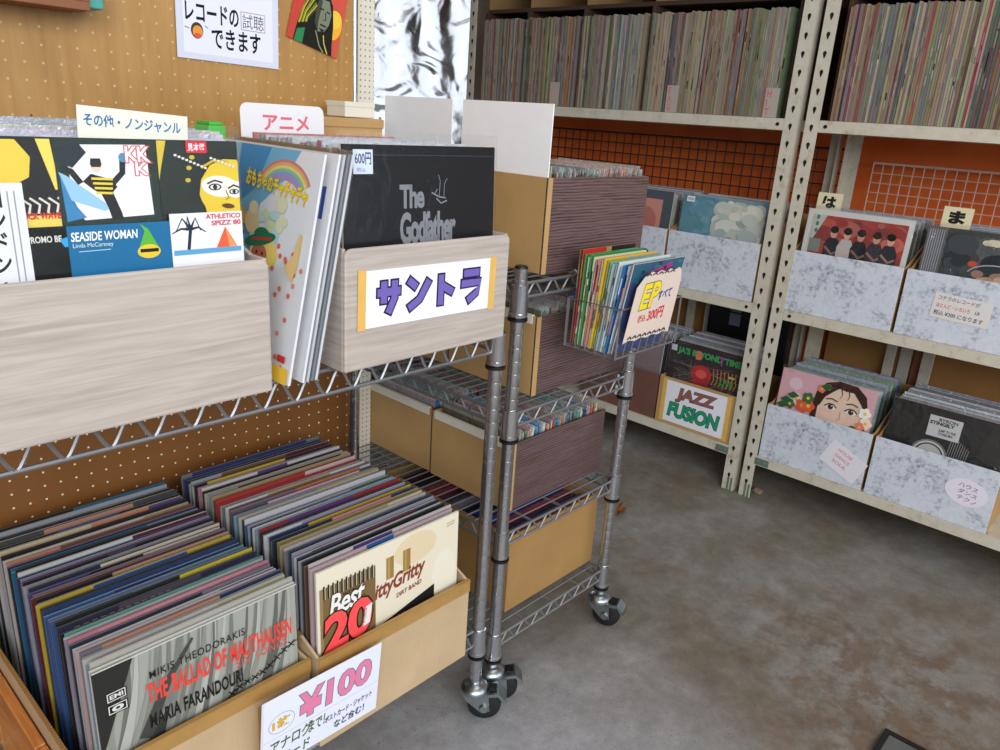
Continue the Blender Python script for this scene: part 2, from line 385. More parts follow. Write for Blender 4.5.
# floor hatch, stone, leaf
t = thing('floor_hatch', 'dark framed metal hatch set into the concrete floor at the bottom right corner', 'hatch', (1.1, -.25, 0))
mb = MB(); mb.box(.012, .476, .012, .473, .0, .004); mb.build('cover', M_hatch, t)
mb = MB(); mb.box(0, .488, 0, .011, 0, .007); mb.box(0, .488, .474, .485, 0, .007); mb.box(0, .011, .011, .474, 0, .007); mb.box(.477, .488, .011, .474, 0, .007); mb.build('frame', M_hole, t)
def lump(name, label, cat, loc, s, mat, seed):
    bm = bmesh.new(); bmesh.ops.create_icosphere(bm, subdivisions=2, radius=1); q = random.Random(seed)
    for v_ in bm.verts: v_.co *= q.uniform(.8, 1.1); v_.co = Vector((v_.co.x*s[0], v_.co.y*s[1], max(v_.co.z*s[2]+s[2]*.8, 0)))
    me = bpy.data.meshes.new(name); bm.to_mesh(me); bm.free(); me.materials.append(mat)
    o = bpy.data.objects.new(name, me); C.objects.link(o); o.location = loc; return tag(o, label, cat)
lump('stone', 'small brown stone on the floor at the foot of the steel uprights', 'stone', (2.455, .935, 0), (.017, .022, .011), M_stone, 1)
lf = MB(); k = 7
P = [(.05*math.cos(2*PI*i/14)*(1 if i % 2 else .7), .03*math.sin(2*PI*i/14)*(1 if i % 2 else .75), .004+.012*abs(math.sin(i*1.3))) for i in range(14)]
lf.add([(0, 0, .003)]+P, [(0, i+1, (i+1) % 14+1) for i in range(14)])
o = lf.build('dry_leaf', M_leaf); o.location = (1.96, 1.186, 0); o.rotation_euler[2] = .5; tag(o, 'curled brown dry leaf on the floor behind the cart wheel', 'leaf')

# pegboard things
def sign_wall(a, w, h):
    K = (14, 14, 20)
    a.rect(.012, .010, w-.012, h-.006, (232, 234, 246))
    a.text('店内にて', .018, .105, .10, .026, K, .012, .05)
    a.text('レコードの', .016, .060, .098, .031, K, .024)
    a.ring
    a.rect(.118, .058, .166, .088, (120, 124, 140)); a.rect(.119, .059, .165, .087, (232, 234, 246))
    a.text('試聴', .121, .061, .042, .024, (60, 62, 72), -.004)
    a.text('できます', .062, .021, .094, .034, K, .018)
    a.ell(.036, .046, .011, .013, (70, 60, 40)); a.ell(.037, .044, .009, .010, (232, 150, 70)); a.ell(.037, .038, .007, .004, (220, 90, 70))
    a.line([(.014, .05), (.022, .048)], .002, (150, 160, 200)); a.line([(.05, .055), (.056, .052)], .002, (150, 160, 200))
o = paper_part('wall_sign', None, .193, .145, sign_wall, (216, 220, 236), (.653, 1.3565, 1.260), (0, .02, 0), .0015)
tag(o, 'white handwritten listening notice in a plastic sleeve pinned to the pegboard', 'sign')
def art_poster(a, w, h):
    a.rect(0, 0, w, h, (206, 84, 66)); h = .108; a.rect(0, 0, w, h, (206, 84, 66)); a.rect(0, 0, w*.3, h, (196, 70, 58)); a.ell(w*.83, h*.52, w*.16, h*.25, (238, 178, 52)); a.ell(w*.83, h*.62, w*.13, h*.15, (240, 200, 70))
    a.poly([(w*.12, 0), (w*.14, h*.3), (w*.22, h*.75), (w*.36, h*.98), (w*.6, h), (w*.74, h*.82), (w*.82, h*.5), (w*.86, h*.2), (w*.9, 0)], (24, 26, 20))
    a.poly([(w*.14, 0), (w*.16, h*.2), (w*.3, h*.27), (w*.3, 0)], (46, 130, 78))
    for i in range(9): a.line([(w*(.3+.02*i), h*(.92-.03*i)), (w*(.2+.015*i), h*(.6-.02*i)), (w*(.16+.02*i), h*(.3+.01*i))], w*.018, [(120,150,50),(206,180,50),(60,70,40)][i % 3])
    a.poly([(w*.46, h*.84), (w*.66, h*.86), (w*.74, h*.66), (w*.73, h*.48), (w*.66, h*.34), (w*.54, h*.3), (w*.46, h*.42), (w*.43, h*.62)], (120, 128, 108))
    a.poly([(w*.46, h*.84), (w*.53, h*.82), (w*.52, h*.45), (w*.54, h*.3), (w*.46, h*.42), (w*.43, h*.62)], (64, 70, 58))
    a.line([(w*.5, h*.68), (w*.58, h*.69)], h*.025, (25, 25, 22)); a.line([(w*.64, h*.68), (w*.71, h*.67)], h*.025, (25, 25, 22))
    a.line([(w*.62, h*.66), (w*.65, h*.53), (w*.6, h*.52)], h*.02, (50, 54, 46)); a.line([(w*.56, h*.43), (w*.68, h*.43)], h*.03, (44, 40, 38))
    a.poly([(w*.55, h*.37), (w*.66, h*.37), (w*.62, h*.3)], (40, 40, 34))
    a.line([(w*.5, h*.3), (w*.62, h*.08), (w*.72, 0)], w*.02, (150, 150, 110)); a.line([(w*.66, h*.28), (w*.7, h*.15), (w*.8, 0)], w*.02, (200, 190, 90))
o = paper_part('portrait_picture', None, .115, .16, art_poster, (206, 84, 66), (.864, 1.3565, 1.316), (0, .26, 0), .001)
tag(o, 'red and yellow poster of a man with dreadlocks tilted on the pegboard', 'poster')
t = thing('wall_box', 'brown wooden box fixed high on the pegboard at the top left corner', 'box', (.1, 1.285, 1.307))
mb = MB(); mb.box(0, .392, 0, .072, 0, .012); mb.box(0, .012, 0, .072, .012, .2); mb.box(.38, .392, 0, .072, .012, .2); mb.box(.012, .38, 0, .01, .012, .2); mb.build('case', M_shelfwood, t, .001)
mb = MB(); mb.box(.02, .37, .02, .07, .013, .16); mb.build('insert', M_black, t)
mb = MB(); mb.box(0, .022, 0, .06, 0, .12); mb.box(.004, .018, .01, .05, .12, .14); o = mb.build('hanging_case', M_teal, None, .002); o.location = (.494, 1.297, 1.312); tag(o, 'teal plastic case fixed on the pegboard beside the brown wooden box', 'case')

# ------------------------------------------------------------------ wire racks
def post_mesh(z0, z1, r=.0127):
    mb = MB(); prof = [(r*.96, z0)]; z = z0
    while z+.0254 < z1:
        prof += [(r, z+.001), (r, z+.0238), (r*.965, z+.0242), (r*.965, z+.0248)]; z += .0254
    prof += [(r, z+.001), (r, z1)]
    mb.lathe(prof, n=18); return mb
def collar(parent, x, y, z, name='collar'):
    mb = MB(); mb.lathe([(.0135, z-.052), (.0178, z-.050), (.0178, z-.044), (.0168, z-.043), (.0158, z+.008), (.0135, z+.009)], (x, y, 0), n=18)
    o = mb.build(name, M_chrome, parent)
    m2 = MB(); m2.lathe([(.0136, z-.059), (.0188, z-.058), (.0188, z-.053), (.0136, z-.0525)], (x, y, 0), n=18); m2.build('collar_ring', M_black, o)
    return o
def caster(parent, x, y, ang):
    """wheel trails along local +x; parts: housing, wheel, brake"""
    A = Matrix.Translation((x, y, 0)) @ Matrix.Rotation(ang, 4, 'Z')
    c = MB()
    c.lathe([(.010, .100), (.0125, .099), (.0125, .086), (.018, .084), (.027, .078), (.030, .071), (.029, .066), (.018, .064)], n=22, M=A)
    off = .022
    for s_ in (-1, 1):
        pts = [(-.024, s_*.0165, .068), (.03, s_*.0165, .068), (.032, s_*.0165, .05), (off+.012, s_*.0165, .028), (off-.008, s_*.0165, .026), (-.014, s_*.0165, .05)]
        c.prism([A @ Vector(p) for p in pts], (A.to_3x3() @ Vector((0, s_*.0025, 0))))
    c.lathe([(.0085, -.024), (.010, -.022), (.010, .022), (.0085, .024)], (off, 0, .036), 'y', 14, M=A)
    o = c.build('caster', M_zinc, parent, 0, True)
    w = MB(); w.lathe([(.014, -.0125), (.030, -.0125), (.0345, -.009), (.036, 0), (.0345, .009), (.030, .0125), (.014, .0125)], (off, 0, .0362), 'y', 28, M=A)
    w.build('wheel', M_rubber, o, 0, True)
    k_ = MB()
    P = [(.02, -.019, .068), (.05, -.019, .074), (.066, -.019, .058), (.068, -.019, .05), (.062, -.019, .05), (.05, -.019, .066), (.02, -.019, .062)]
    k_.prism([A @ Vector(p) for p in P], A.to_3x3() @ Vector((0, .038, 0)))
    k_.box(.03, .046, -.010, .010, .0735, .0765, mi=1, M=A)
    k_.build('brake_lever', [M_zinc, M_black], o, 0, True)
    return o
def wire_shelf(parent, x0, x1, y0, y1, z, along='y', pitch=.0254, period=.05, truss=.026):
    """deck of thin wires running along one axis with a zigzag rim; local coordinates"""
    mb = MB(); ri = .0031
    cs = [(x0, y0), (x1, y0), (x1, y1), (x0, y1)]
    for i in range(4):
        a, b_ = Vector((*cs[i], z-.003)), Vector((*cs[(i+1) % 4], z-.003)); dn = Vector((0, 0, -truss))
        d = (b_-a); L = d.length; d.normalize(); a2 = a+d*.016; b2 = b_-d*.016; L2 = L-.032
        mb.tube([a2, b2], ri); mb.tube([a2+dn, b2+dn], ri)
        n = max(2, round(L2/period)*2); zz = []
        for k in range(n*5+1):
            f_ = k/(n*5); ph = (k/5) % 2; tri = ph if ph <= 1 else 2-ph; tri = .5-.5*math.cos(PI*tri)*1.0
            tri = .75*tri+.25*(ph if ph <= 1 else 2-ph)
            zz.append(a2+d*(L2*f_)+dn*(1-tri))
        mb.tube(zz, .0024, 5)
    if along == 'y':
        n = int((x1-x0)/pitch)
        for k in range(1, n): x = x0+(x1-x0)*k/n; mb.tube([(x, y0, z), (x, y1, z)], .0016, 5)
        for k in range(1, 4): y = y0+(y1-y0)*k/4; mb.tube([(x0, y, z-.005), (x1, y, z-.005)], .0028, 5)
    else:
        n = int((y1-y0)/pitch)
        for k in range(1, n): y = y0+(y1-y0)*k/n; mb.tube([(x0, y, z), (x1, y, z)], .0016, 5)
        for k in range(1, 4): x = x0+(x1-x0)*k/4; mb.tube([(x, y0, z-.005), (x, y1, z-.005)], .0028, 5)
    return mb.build('wire_shelf', M_wire, parent)
def wire_rack(name, label, x0, x1, y0, y1, shelves, top, angs, along, truss=.026):
    t = thing(name, label, 'rack', (x0, y0, 0)); W, D = x1-x0, y1-y0
    for i, (x, y) in enumerate(((0, 0), (W, 0), (W, D), (0, D))):
        mb = post_mesh(.088, top); p = mb.build('post', M_chrome, t); p.location = (x, y, 0)
        cp = MB(); cp.lathe([(.0126, top), (.0126, top+.002), (.010, top+.005)], n=16); cp.build('post_cap', M_black, p)
        for z in shelves: 
            collar(t, x, y, z-.012+(0 if z > .75 or name == 'wire_rack' else .014))
        caster(t, x, y, angs[i])
    for z in shelves: wire_shelf(t, 0, W, 0, D, z, along, truss=truss)
    return t
RX, RY = .971, .876
wire_rack('wire_rack', 'chrome wire rack along the pegboard holding the pale wood boxes and cartons', -.25, RX, RY, 1.29, (.843, .221), .8405, (-.9, -.85, -.9, -.9), 'y', .036)
QX0, QX1, QY0, QY1 = 1.035, 1.43, .887, 2.10
wire_rack('wire_cart', 'tall chrome wire cart with four shelves of dark wood boxes beside the aisle', QX0, QX1, QY0, QY1, (.919, .664, .402, .156), .945, (-.75, -1.25, -.4, -.6), 'x')

# ------------------------------------------------------------------ open boxes
def open_box(name, label, loc, rz, w, d, h, face_mat, side_mat, hb=None, t=.004, cat='box', group=None, bev=.0012, flaps=0, front_r=0):
    """origin at the front left bottom corner; front faces local -y"""
    hb = hb or h; T = thing(name, label, cat, loc, rz, group)
    mb = MB()
    if front_r:
        r = front_r; P = [(0, 0, 0), (w, 0, 0), (w, 0, h-r)]+[(w-r+r*math.cos(a*PI/10), 0, h-r+r*math.sin(a*PI/10)) for a in range(1, 6)]+[(r+r*math.cos(a*PI/10), 0, h-r+r*math.sin(a*PI/10)) for a in range(5, 10)]+[(0, 0, h-r)]
        mb.prism(P, (0, t, 0))
    else: mb.box(0, w, 0, t, 0, h)
    mb.build('front_panel', face_mat, T, bev, True)
    for x in (0, w-t):
        s_ = MB(); pf = min(.03, d*.1)
        s_.prism([(x, t, 0), (x, d, 0), (x, d, hb), (x, d*.62, hb), (x, t+pf, h), (x, t, h)] if hb > h else [(x, t, 0), (x, d, 0), (x, d, h), (x, t, h)], (t, 0, 0)); s_.build('side_panel', side_mat, T, bev*.5, True)
    mb = MB(); mb.box(t, w-t, d-t, d, 0, hb); mb.build('back_panel', side_mat, T)
    mb = MB(); mb.box(t, w-t, t, d-t, 0, t); mb.build('base', side_mat, T)
    return T
def sleeve_pack(loc, rz, w, d, n, z0, h, label, cols, cat='records', lean=.02, name='plastic_sleeves'):
    """tightly packed plastic-wrapped sleeves of which only the blurred upper edges show"""
    mb = MB()
    for i in range(n):
        y = d*i/n; hh = h+R.uniform(-.008, .003); t = d/n*R.uniform(.45, .85); x0 = R.uniform(0, .006); tl = lean+R.uniform(-.004, .004)
        Mx = Matrix.Translation((x0, y, 0)) @ Matrix.Rotation(-tl, 4, 'X'); c = jit(R.choice(cols), 14)
        mb.box(0, w-.007, 0, t, 0, hh*.93, c, 0, Mx); 
        mb.box(-.0005, w-.0065, t*.2, t*.7, hh*.93, hh, mixc(c, (205, 207, 211), .4), 0, Mx)
    o = mb.build(name, M_wrap); o.location = (*loc[:2], z0); o.rotation_euler[2] = rz
    return stuff(o, label, cat)

# --- records -------------------------------------------------------
PAL = [('black', (24,24,27)), ('dark navy', (26,32,54)), ('navy', (34,48,92)), ('blue', (44,96,164)), ('teal blue', (28,112,150)), ('light blue', (138,180,214)), ('white', (226,226,226)), ('off-white', (214,208,194)), ('pale grey', (176,178,182)), ('grey', (122,122,126)), ('dark grey', (66,66,70)), ('mauve', (128,106,120)), ('lilac grey', (160,150,172)), ('purple', (82,62,128)), ('pink', (212,128,150)), ('pale pink', (224,184,190)), ('red', (184,38,44)), ('maroon', (98,30,42)), ('orange', (206,112,52)), ('salmon', (206,142,110)), ('yellow', (224,190,44)), ('mustard', (182,150,62)), ('cream', (222,206,168)), ('tan', (182,150,108)), ('brown', (104,76,54)), ('olive', (110,110,56)), ('green', (52,128,70)), ('dark green', (36,66,48)), ('turquoise', (96,188,176)), ('magenta', (168,44,106))]
PD = dict(PAL)
def lp_mesh(w, h, t, base, segs, edge):
    mb = MB()
    x0, x1, y0, y1, z0, z1 = 0, w, 0, t, 0, h; b4 = h-.05
    mb.add([(0,0,0),(w,0,0),(w,t,0),(0,t,0),(0,0,h),(w,0,h),(w,t,h),(0,t,h)], [(3,2,1,0),(1,2,6,5),(2,3,7,6),(3,0,4,7)], mixc(base, (210,206,198), .25))
    mb.add([(0,0,h),(w,0,h),(w,t,h),(0,t,h)], [(0,1,2,3)], edge)
    mb.add([(0,0,0),(w,0,0),(w,0,b4),(0,0,b4)], [(0,1,2,3)], base)
    for (a, b_, c) in segs: mb.add([(a*w,0,b4),(b_*w,0,b4),(b_*w,0,h),(a*w,0,h)], [(0,1,2,3)], c)
    return mb
def rand_segs(base):
    return [(a_, b_, tuple(v*.86 for v in mixc(c, (112,110,110), .15))) if c != base else (a_, b_, c) for a_, b_, c in rand_segs_(base)]
def rand_segs_(base):
    k = R.random()
    if k < .45: return [(0, 1, base)]
    if k < .75:
        m_ = R.uniform(.2, .75); return [(0, m_, base), (m_, 1, jit(R.choice(PAL)[1]))]
    a_, b_ = sorted((R.uniform(.05, .5), R.uniform(.5, .95))); c = jit(R.choice(PAL)[1]); return [(0, a_, base), (a_, b_, c), (b_, 1, base if R.random() < .6 else jit(R.choice(PAL)[1]))]
def dashes(mb, w, h, col):
    n = R.randint(6, 14); x = R.uniform(.02, .08); L = R.uniform(.008, .014)
    for k in range(n):
        if x+L > w-.02: break
        mb.box(x, x+L*.62, -.0004, 0, h-.016, h-.007, col); x += L

def carton(label, x0, x1, y0, y1, z0, hf, hb):
    T = thing('carton', label, 'carton', (x0, y0, z0)); w, d, t = x1-x0, y1-y0, .005
    mb = MB(); mb.box(0, w, 0, t, 0, hf); mb.build('front_panel', M_carton, T, .0015)
    for x in (0, w-t):
        s_ = MB(); s_.prism([(x, t, 0), (x, d, 0), (x, d, hb), (x, .05, hb), (x, t, hf)], (t, 0, 0)); s_.build('side_panel', M_carton, T, .001, True)
    mb = MB(); mb.box(t, w-t, d-t, d, 0, hb); mb.build('back_panel', M_carton, T); mb = MB(); mb.box(t, w-t, t, d-t, 0, t); mb.build('base', M_carton, T)
    # folded corrugated edge and packing tape along the front rim
    tp = MB(); tp.box(-.0006, w+.0006, -.0009, -.0001, hf-.024, hf+.0005); tp.box(-.0006, w+.0006, -.0009, t+.0009, hf+.0002, hf+.001); tp.build('packing_tape', M_tape, T)
    n = int(d/.007)
    for s_ in (-.0002, w-t-.0002):
        ed = MB(); ed.box(s_, s_+t+.0004, .05, d, hb, hb+.0006)
        for k in range(n-2):
            y = .06+k*(d-.07)/n; ed.box(s_, s_+t+.0004, y, y+.0032, hb+.0003, hb+.0014)
        ed.build('corrugated_edge', M_kraftd, T)
    return T
ZB = .2238
cl = carton('open cardboard carton of records on the lowest shelf, nearer the left corner', .224, .556, .846, 1.318, ZB, .164, .166)
cr_ = carton('open cardboard carton of records on the lowest shelf, with the yen price sign', .561, .888, .830, 1.30, ZB, .167, .185)
tpp = MB(); tpp.box(.24, .275, -.0008, 0, 0, .13); tpp.build('packing_tape', M_tape, cl)
def price_sign(a, w, h):
    Pk = (226, 130, 164); G = (120, 110, 140)
    a.line([(.0, .0585), (w, .0585)], .0012, (205, 208, 220))
    a.rect(0, 0, .004, h, (220, 223, 234))
    a.ring(.034, .083, .022, .018, .0009, (150, 150, 160)); a.text('1枚', .019, .074, .03, .018, (232, 180, 40), .03, 0, .05, 1, .02, (160, 120, 40))
    a.text('¥100', .064, .066, .135, .05, Pk, .035, .05, .02, 1., .022, G)
    a.text('アナログ', .016, .030, .072, .024, (76, 104, 62), .02, .1, .02); a.text('レコード', .02, .003, .066, .02, (76, 104, 62), .02, .1, .02)
    a.text('まで！', .082, .032, .03, .022, (76, 104, 62), .02, .1)
    a.text('ポストカード・ジャケット', .112, .031, .092, .013, (44, 60, 96), .02, .1, .03); a.text('など含む！', .13, .010, .06, .016, (44, 60, 96), .02, .1, .03)
paper_part('price_sign', cr_, .216, .135, price_sign, (232, 234, 246), (-.114, -.012, .030), (.06, .03, 0), .0006, 'white paper sign reading one record 100 yen')

def lp_things(seq, x0, y0, y1, z0, w, tilt, frontname, cart, zj=.005, hs=.300, drift=0):
    n = len(seq); pitch = (y1-y0)/n
    for i, nme in enumerate(seq):      # i = 0 is just behind the front sleeve
        base = tuple(v*.84 for v in mixc(jit(PD[nme], 7), (112, 110, 110), .2)); t = R.uniform(.0022, .0038); h = hs+R.uniform(-.004, .003)
        edge = mixc(base, (226, 222, 214), R.uniform(.1, .5))
        mb = lp_mesh(w-.002, h, t, base, rand_segs(base), edge)
        if R.random() < .3: dashes(mb, w, h, jit(R.choice(((226,220,206),(20,20,24),(210,60,60),(220,190,80)))))
        o = mb.build('record', M_print); y = y0+pitch*(i+.35)
        o.location = (x0+R.uniform(-.003, .004)-drift*i/n, y, z0+R.uniform(.0002, zj)); o.rotation_euler = (-tilt+R.uniform(-.004, .004), 0, R.uniform(-.006, .006))
        tag(o, f"{nme} record sleeve, {ordinal(i+1)} behind the {frontname} cover in the {cart} carton", 'record', f'records in the {cart} carton')
seqL = 'off-white,light blue,white,pale grey,grey,pale pink,white,dark navy,pink,lilac grey,white,turquoise,black,dark navy,green,black,blue,purple,light blue,blue,navy,white,dark grey,yellow,mustard,black,maroon,mauve,purple,dark navy,lilac grey,pale grey,black,purple,lilac grey,navy,white,black,teal blue,teal blue,dark navy,magenta,salmon,off-white,black,pale grey,cream,yellow,white,black,dark grey,white,dark navy,black,dark navy,pale grey,black,dark green'.split(',')
seqR = 'pale pink,white,brown,black,pale grey,dark navy,white,lilac grey,navy,grey,off-white,tan,turquoise,mustard,dark navy,olive,navy,white,dark navy,black,red,light blue,white,navy,pale grey,blue,white,dark navy,off-white,lilac grey,light blue,dark grey,mauve,maroon,white,grey,pale grey,red,red,dark grey,tan,turquoise,pale grey,white,cream,black,white,pink,maroon,dark navy,off-white,pale grey,pale grey,black,navy,grey,black'.split(',')
lp_things(seqL, .2555, .868, 1.295, ZB+.006, .290, .03, 'ballad', 'left', .005, .29)
lp_things(seqR, .5725, .856, 1.275, ZB+.006, .300, .025, 'cream calendar', 'right', .005, .300, .004)

def cover_record(label, loc, rot, art, base, w=.315, h=.315, t=.004, film=0, name='record', group=None, edge=(225,222,214), sc_=1, fm=None, fg=(.004, .002)):
    T = thing(name, label, 'record', loc, 0, group, rot)
    mb = MB(); mb.box(0, w, 0, t, 0, h, edge); mb.build('sleeve', M_print, T)
    a = Art(-.0003); a.rect(0, 0, w, h, base); art(a, w, h); a.build('cover_print', T, M_print)
    T.scale = (sc_, 1, sc_)
    if film:
        f_ = MB(); e = .002; f_.box(-e, w+e, -fg[0], t+fg[1], .0, h+film, (230,230,230)); f_.build('plastic_cover', fm or M_film, T)
    return T
# front of the left carton
def art_ballad(a, w, h):
    G = (150, 152, 142)
    a.rect(0, 0, w, h, (158, 160, 150))
    q = random.Random(8)
    for i in range(46):
        x = q.uniform(-.04, .33); c = mixc((150, 152, 142), q.choice([(50,50,47),(92,94,88),(196,198,188),(120,122,114),(60,60,56)]), q.uniform(.2, .6)); dx = q.uniform(.05, .13); ww = q.uniform(.006, .016)
        pts = [(min(max(x+dx*math.sin(k/8*1.45), .014), w-.014), .022+(h-.026)*k/8) for k in range(9)]
        a.line(pts, ww*1.6, c, ww*.3)
    a.poly([(0, .17), (.055, h-.002), (.0, h-.002)], (44, 44, 42)); a.poly([(.0, 0), (.06, .16), (.10, .21), (.07, .1), (.05, 0)], (56, 56, 52)); a.line([(.06, .17), (.1, .25), (.14, .3)], .02, (70, 70, 66), .004)
    a.text('MIKIS THEODORAKIS', .074, .264, .148, .013, (40, 40, 38), .006, 0, 0, 1.12)
    a.text('THE BALLAD OF MAUTHAUSEN', .068, .224, .236, .033, (232, 74, 62), .028, 0, 0, 1.08)
    a.text('SIX SONGS', .205, .210, .09, .013, (226, 90, 80), 0, 0, 0, 1.2)
    a.text('MARIA FARANDOURI', .068, .182, .146, .025, (30, 30, 30), .026, 0, 0, 1.06)
    for (y, s_) in ((.256, 'EMI'), (.236, None)):
        a.rect(.014, y, .042, y+.017, (26, 26, 26)); a.rect(.0155, y+.0015, .0405, y+.0155, (210, 210, 204)); a.rect(.017, y+.003, .039, y+.014, (26, 26, 26))
        if s_: a.text(s_, .019, y+.005, .018, .007, (220, 220, 214), .03)
        else: a.ell(.028, y+.0085, .008, .0045, (216, 216, 210)); a.ell(.028, y+.0085, .003, .002, (26, 26, 26))
    P = [(.18+.135*k/10, .162+.045*k/10+.004*math.sin(k*.9)) for k in range(11)]; a.line(P, .0014, (24, 24, 24))
    for k in range(1, 10):
        x, y = P[k]; a.line([(x-.006, y-.005), (x+.006, y+.006)], .0016, (20, 20, 20)); a.line([(x-.005, y+.006), (x+.005, y-.005)], .0016, (20, 20, 20))
    a.line([(.0, h-.001), (w, h-.001)], .002, (206, 204, 196))
cover_record('grey record cover with red ballad title, first in the left carton', (.2555, .8605, ZB+.0055), (-.03, 0, 0), art_ballad, (158, 160, 150), group='records in the left carton', sc_=.921)
# front of the right carton
def art_gritty(a, w, h):
    a.rect(0, 0, w, h, (228, 218, 194)); a.ell(.21, .28, .05, .03, (224, 204, 168)); a.ell(.28, .2, .03, .05, (232, 224, 204))
    for x in (.142, .180): a.rect(x, .242, x+.017, .285, (156, 122, 66)); a.rect(x+.004, .243, x+.008, .284, (180, 150, 90))
    a.text('ittyGritty', .118, .204, .118, .038, (140, 62, 44), .018, .35, .1, 1.0, .012, (90, 40, 30))
    a.text('DIRT BAND', .165, .196, .06, .009, (136, 62, 44), .03, .2, .1)
    a.poly([(.0, .1), (.256, .1), (.256, .186), (.118, .155), (.0, .15)], (30, 28, 28)); a.text('VA', .17, .152, .018, .008, (200, 196, 186), .01)
    for k in range(2): a.line([(.285, .299-.005*k), (.305, .301-.005*k)], .0012, (150, 130, 96))
    # brown folder corner with the calendar lettering, tucked in the same sleeve
    a.rect(.005, .05, .118, .283, (122, 98, 60)); a.rect(.005, .05, .011, .283, (150, 126, 84))
    for k in range(12): x = .012+k*.0088; a.rect(x, .262, x+.003, .287, (30, 28, 26)); a.rect(x+.003, .262, x+.0042, .287, (206, 200, 186))
    a.text('NICE PRICE', .05, .2545, .034, .005, (40, 34, 26), .01)
    a.text('Best', .022, .222, .074, .042, (236, 234, 230), .022, .3, .06, .95, .03, (60, 48, 36))
    a.text('20', .008, .155, .104, .074, (250, 84, 84), .04, .12, .06, .98, .03, (30, 22, 20))
    a.poly([(.090, .175), (.104, .178), (.110, .215), (.096, .212)], (232, 228, 222)); a.text('STEREO', .093, .181, .028, .007, (90, 90, 90), .01, 0, 1.35)
    a.text('IN', .052, .128, .034, .024, (26, 22, 18), .06, 0, .04); a.ell(.045, .136, .003, .003, (240, 90, 80))
    for k in range(7): a.rect(.012+k*.005, .122, .014+k*.005, .136, (40, 34, 26))
cover_record('cream record cover with brown calendar corner and red numerals, first in the right carton', (.5725, .8455, ZB+.0055), (-.025, 0, 0), art_gritty, (228, 218, 194), group='records in the right carton', sc_=.952)

# wooden plank panel at the left of the left carton
t = thing('pine_board', 'orange pine board standing left of the left carton in the bottom corner', 'board', (.2075, .60, .2238))
for k in range(4):
    mb = MB(); mb.box(0, .014, k*.185, k*.185+.182, 0, .138); mb.build('plank', M_pine, t, .002)

# ------------------------------------------------------------------ pale wood boxes on the top shelf
ZT = .8452
bl = open_box('record_box', 'pale wood-grain box of assorted records at the left end of the top shelf', (.160, .834, ZT), 0, .340, .36, .172, M_pale, M_pale, .235, .006, 'box', 'pale wood-grain boxes on the left rack', .003, 0, .012)
bs = open_box('record_box', 'pale wood-grain box with the purple soundtrack sign on the top shelf', (.613, .835, ZT), 0, .329, .36, .174, M_pale, M_pale, None, .006, 'box', 'pale wood-grain boxes on the left rack', .003, 0, .012)
def art_santora(a, w, h):
    L_ = ([[(0,.66),(1,.66)], [(.28,1),(.28,.32)], [(.74,1),(.74,.45),(.48,0)]], [[(.04,.95),(.42,.70)], [(.08,.05),(.58,.30),(1,.88)]], [[(.28,1),(.28,0)], [(.28,.66),(.88,.38)]], [[(.1,.94),(.92,.94)], [(0,.60),(1,.60),(.82,.24),(.36,0)]])
    for (c, wd, e) in (((36,26,66), .0165, .0026), ((116,98,176), .0115, 0)):
        for k, ch in enumerate(L_):
            x0, y0, cw, chh = .028+.055*k, .018, .042, .047
            for st in ch:
                P = [(x0+u*cw, y0+v*chh) for u, v in st]
                for end, nx_ in ((0, 1), (-1, -2)):
                    dx, dy = P[end][0]-P[nx_][0], P[end][1]-P[nx_][1]; l = math.hypot(dx, dy); P[end] = (P[end][0]+dx/l*e, P[end][1]+dy/l*e)
                a.line(P, wd, c)
s_ = paper_part('sign', bs, .262, .082, art_santora, (240, 241, 248), (.026, -.0012, .060), (0, .012, 0), .0008, 'white sign with purple katakana')
for x in (-.006, .256):
    mb = MB(); mb.box(x, x+.014, -.0006, -.0001, -.002, .084); mb.build('yellow_tape', M_ytape, s_)
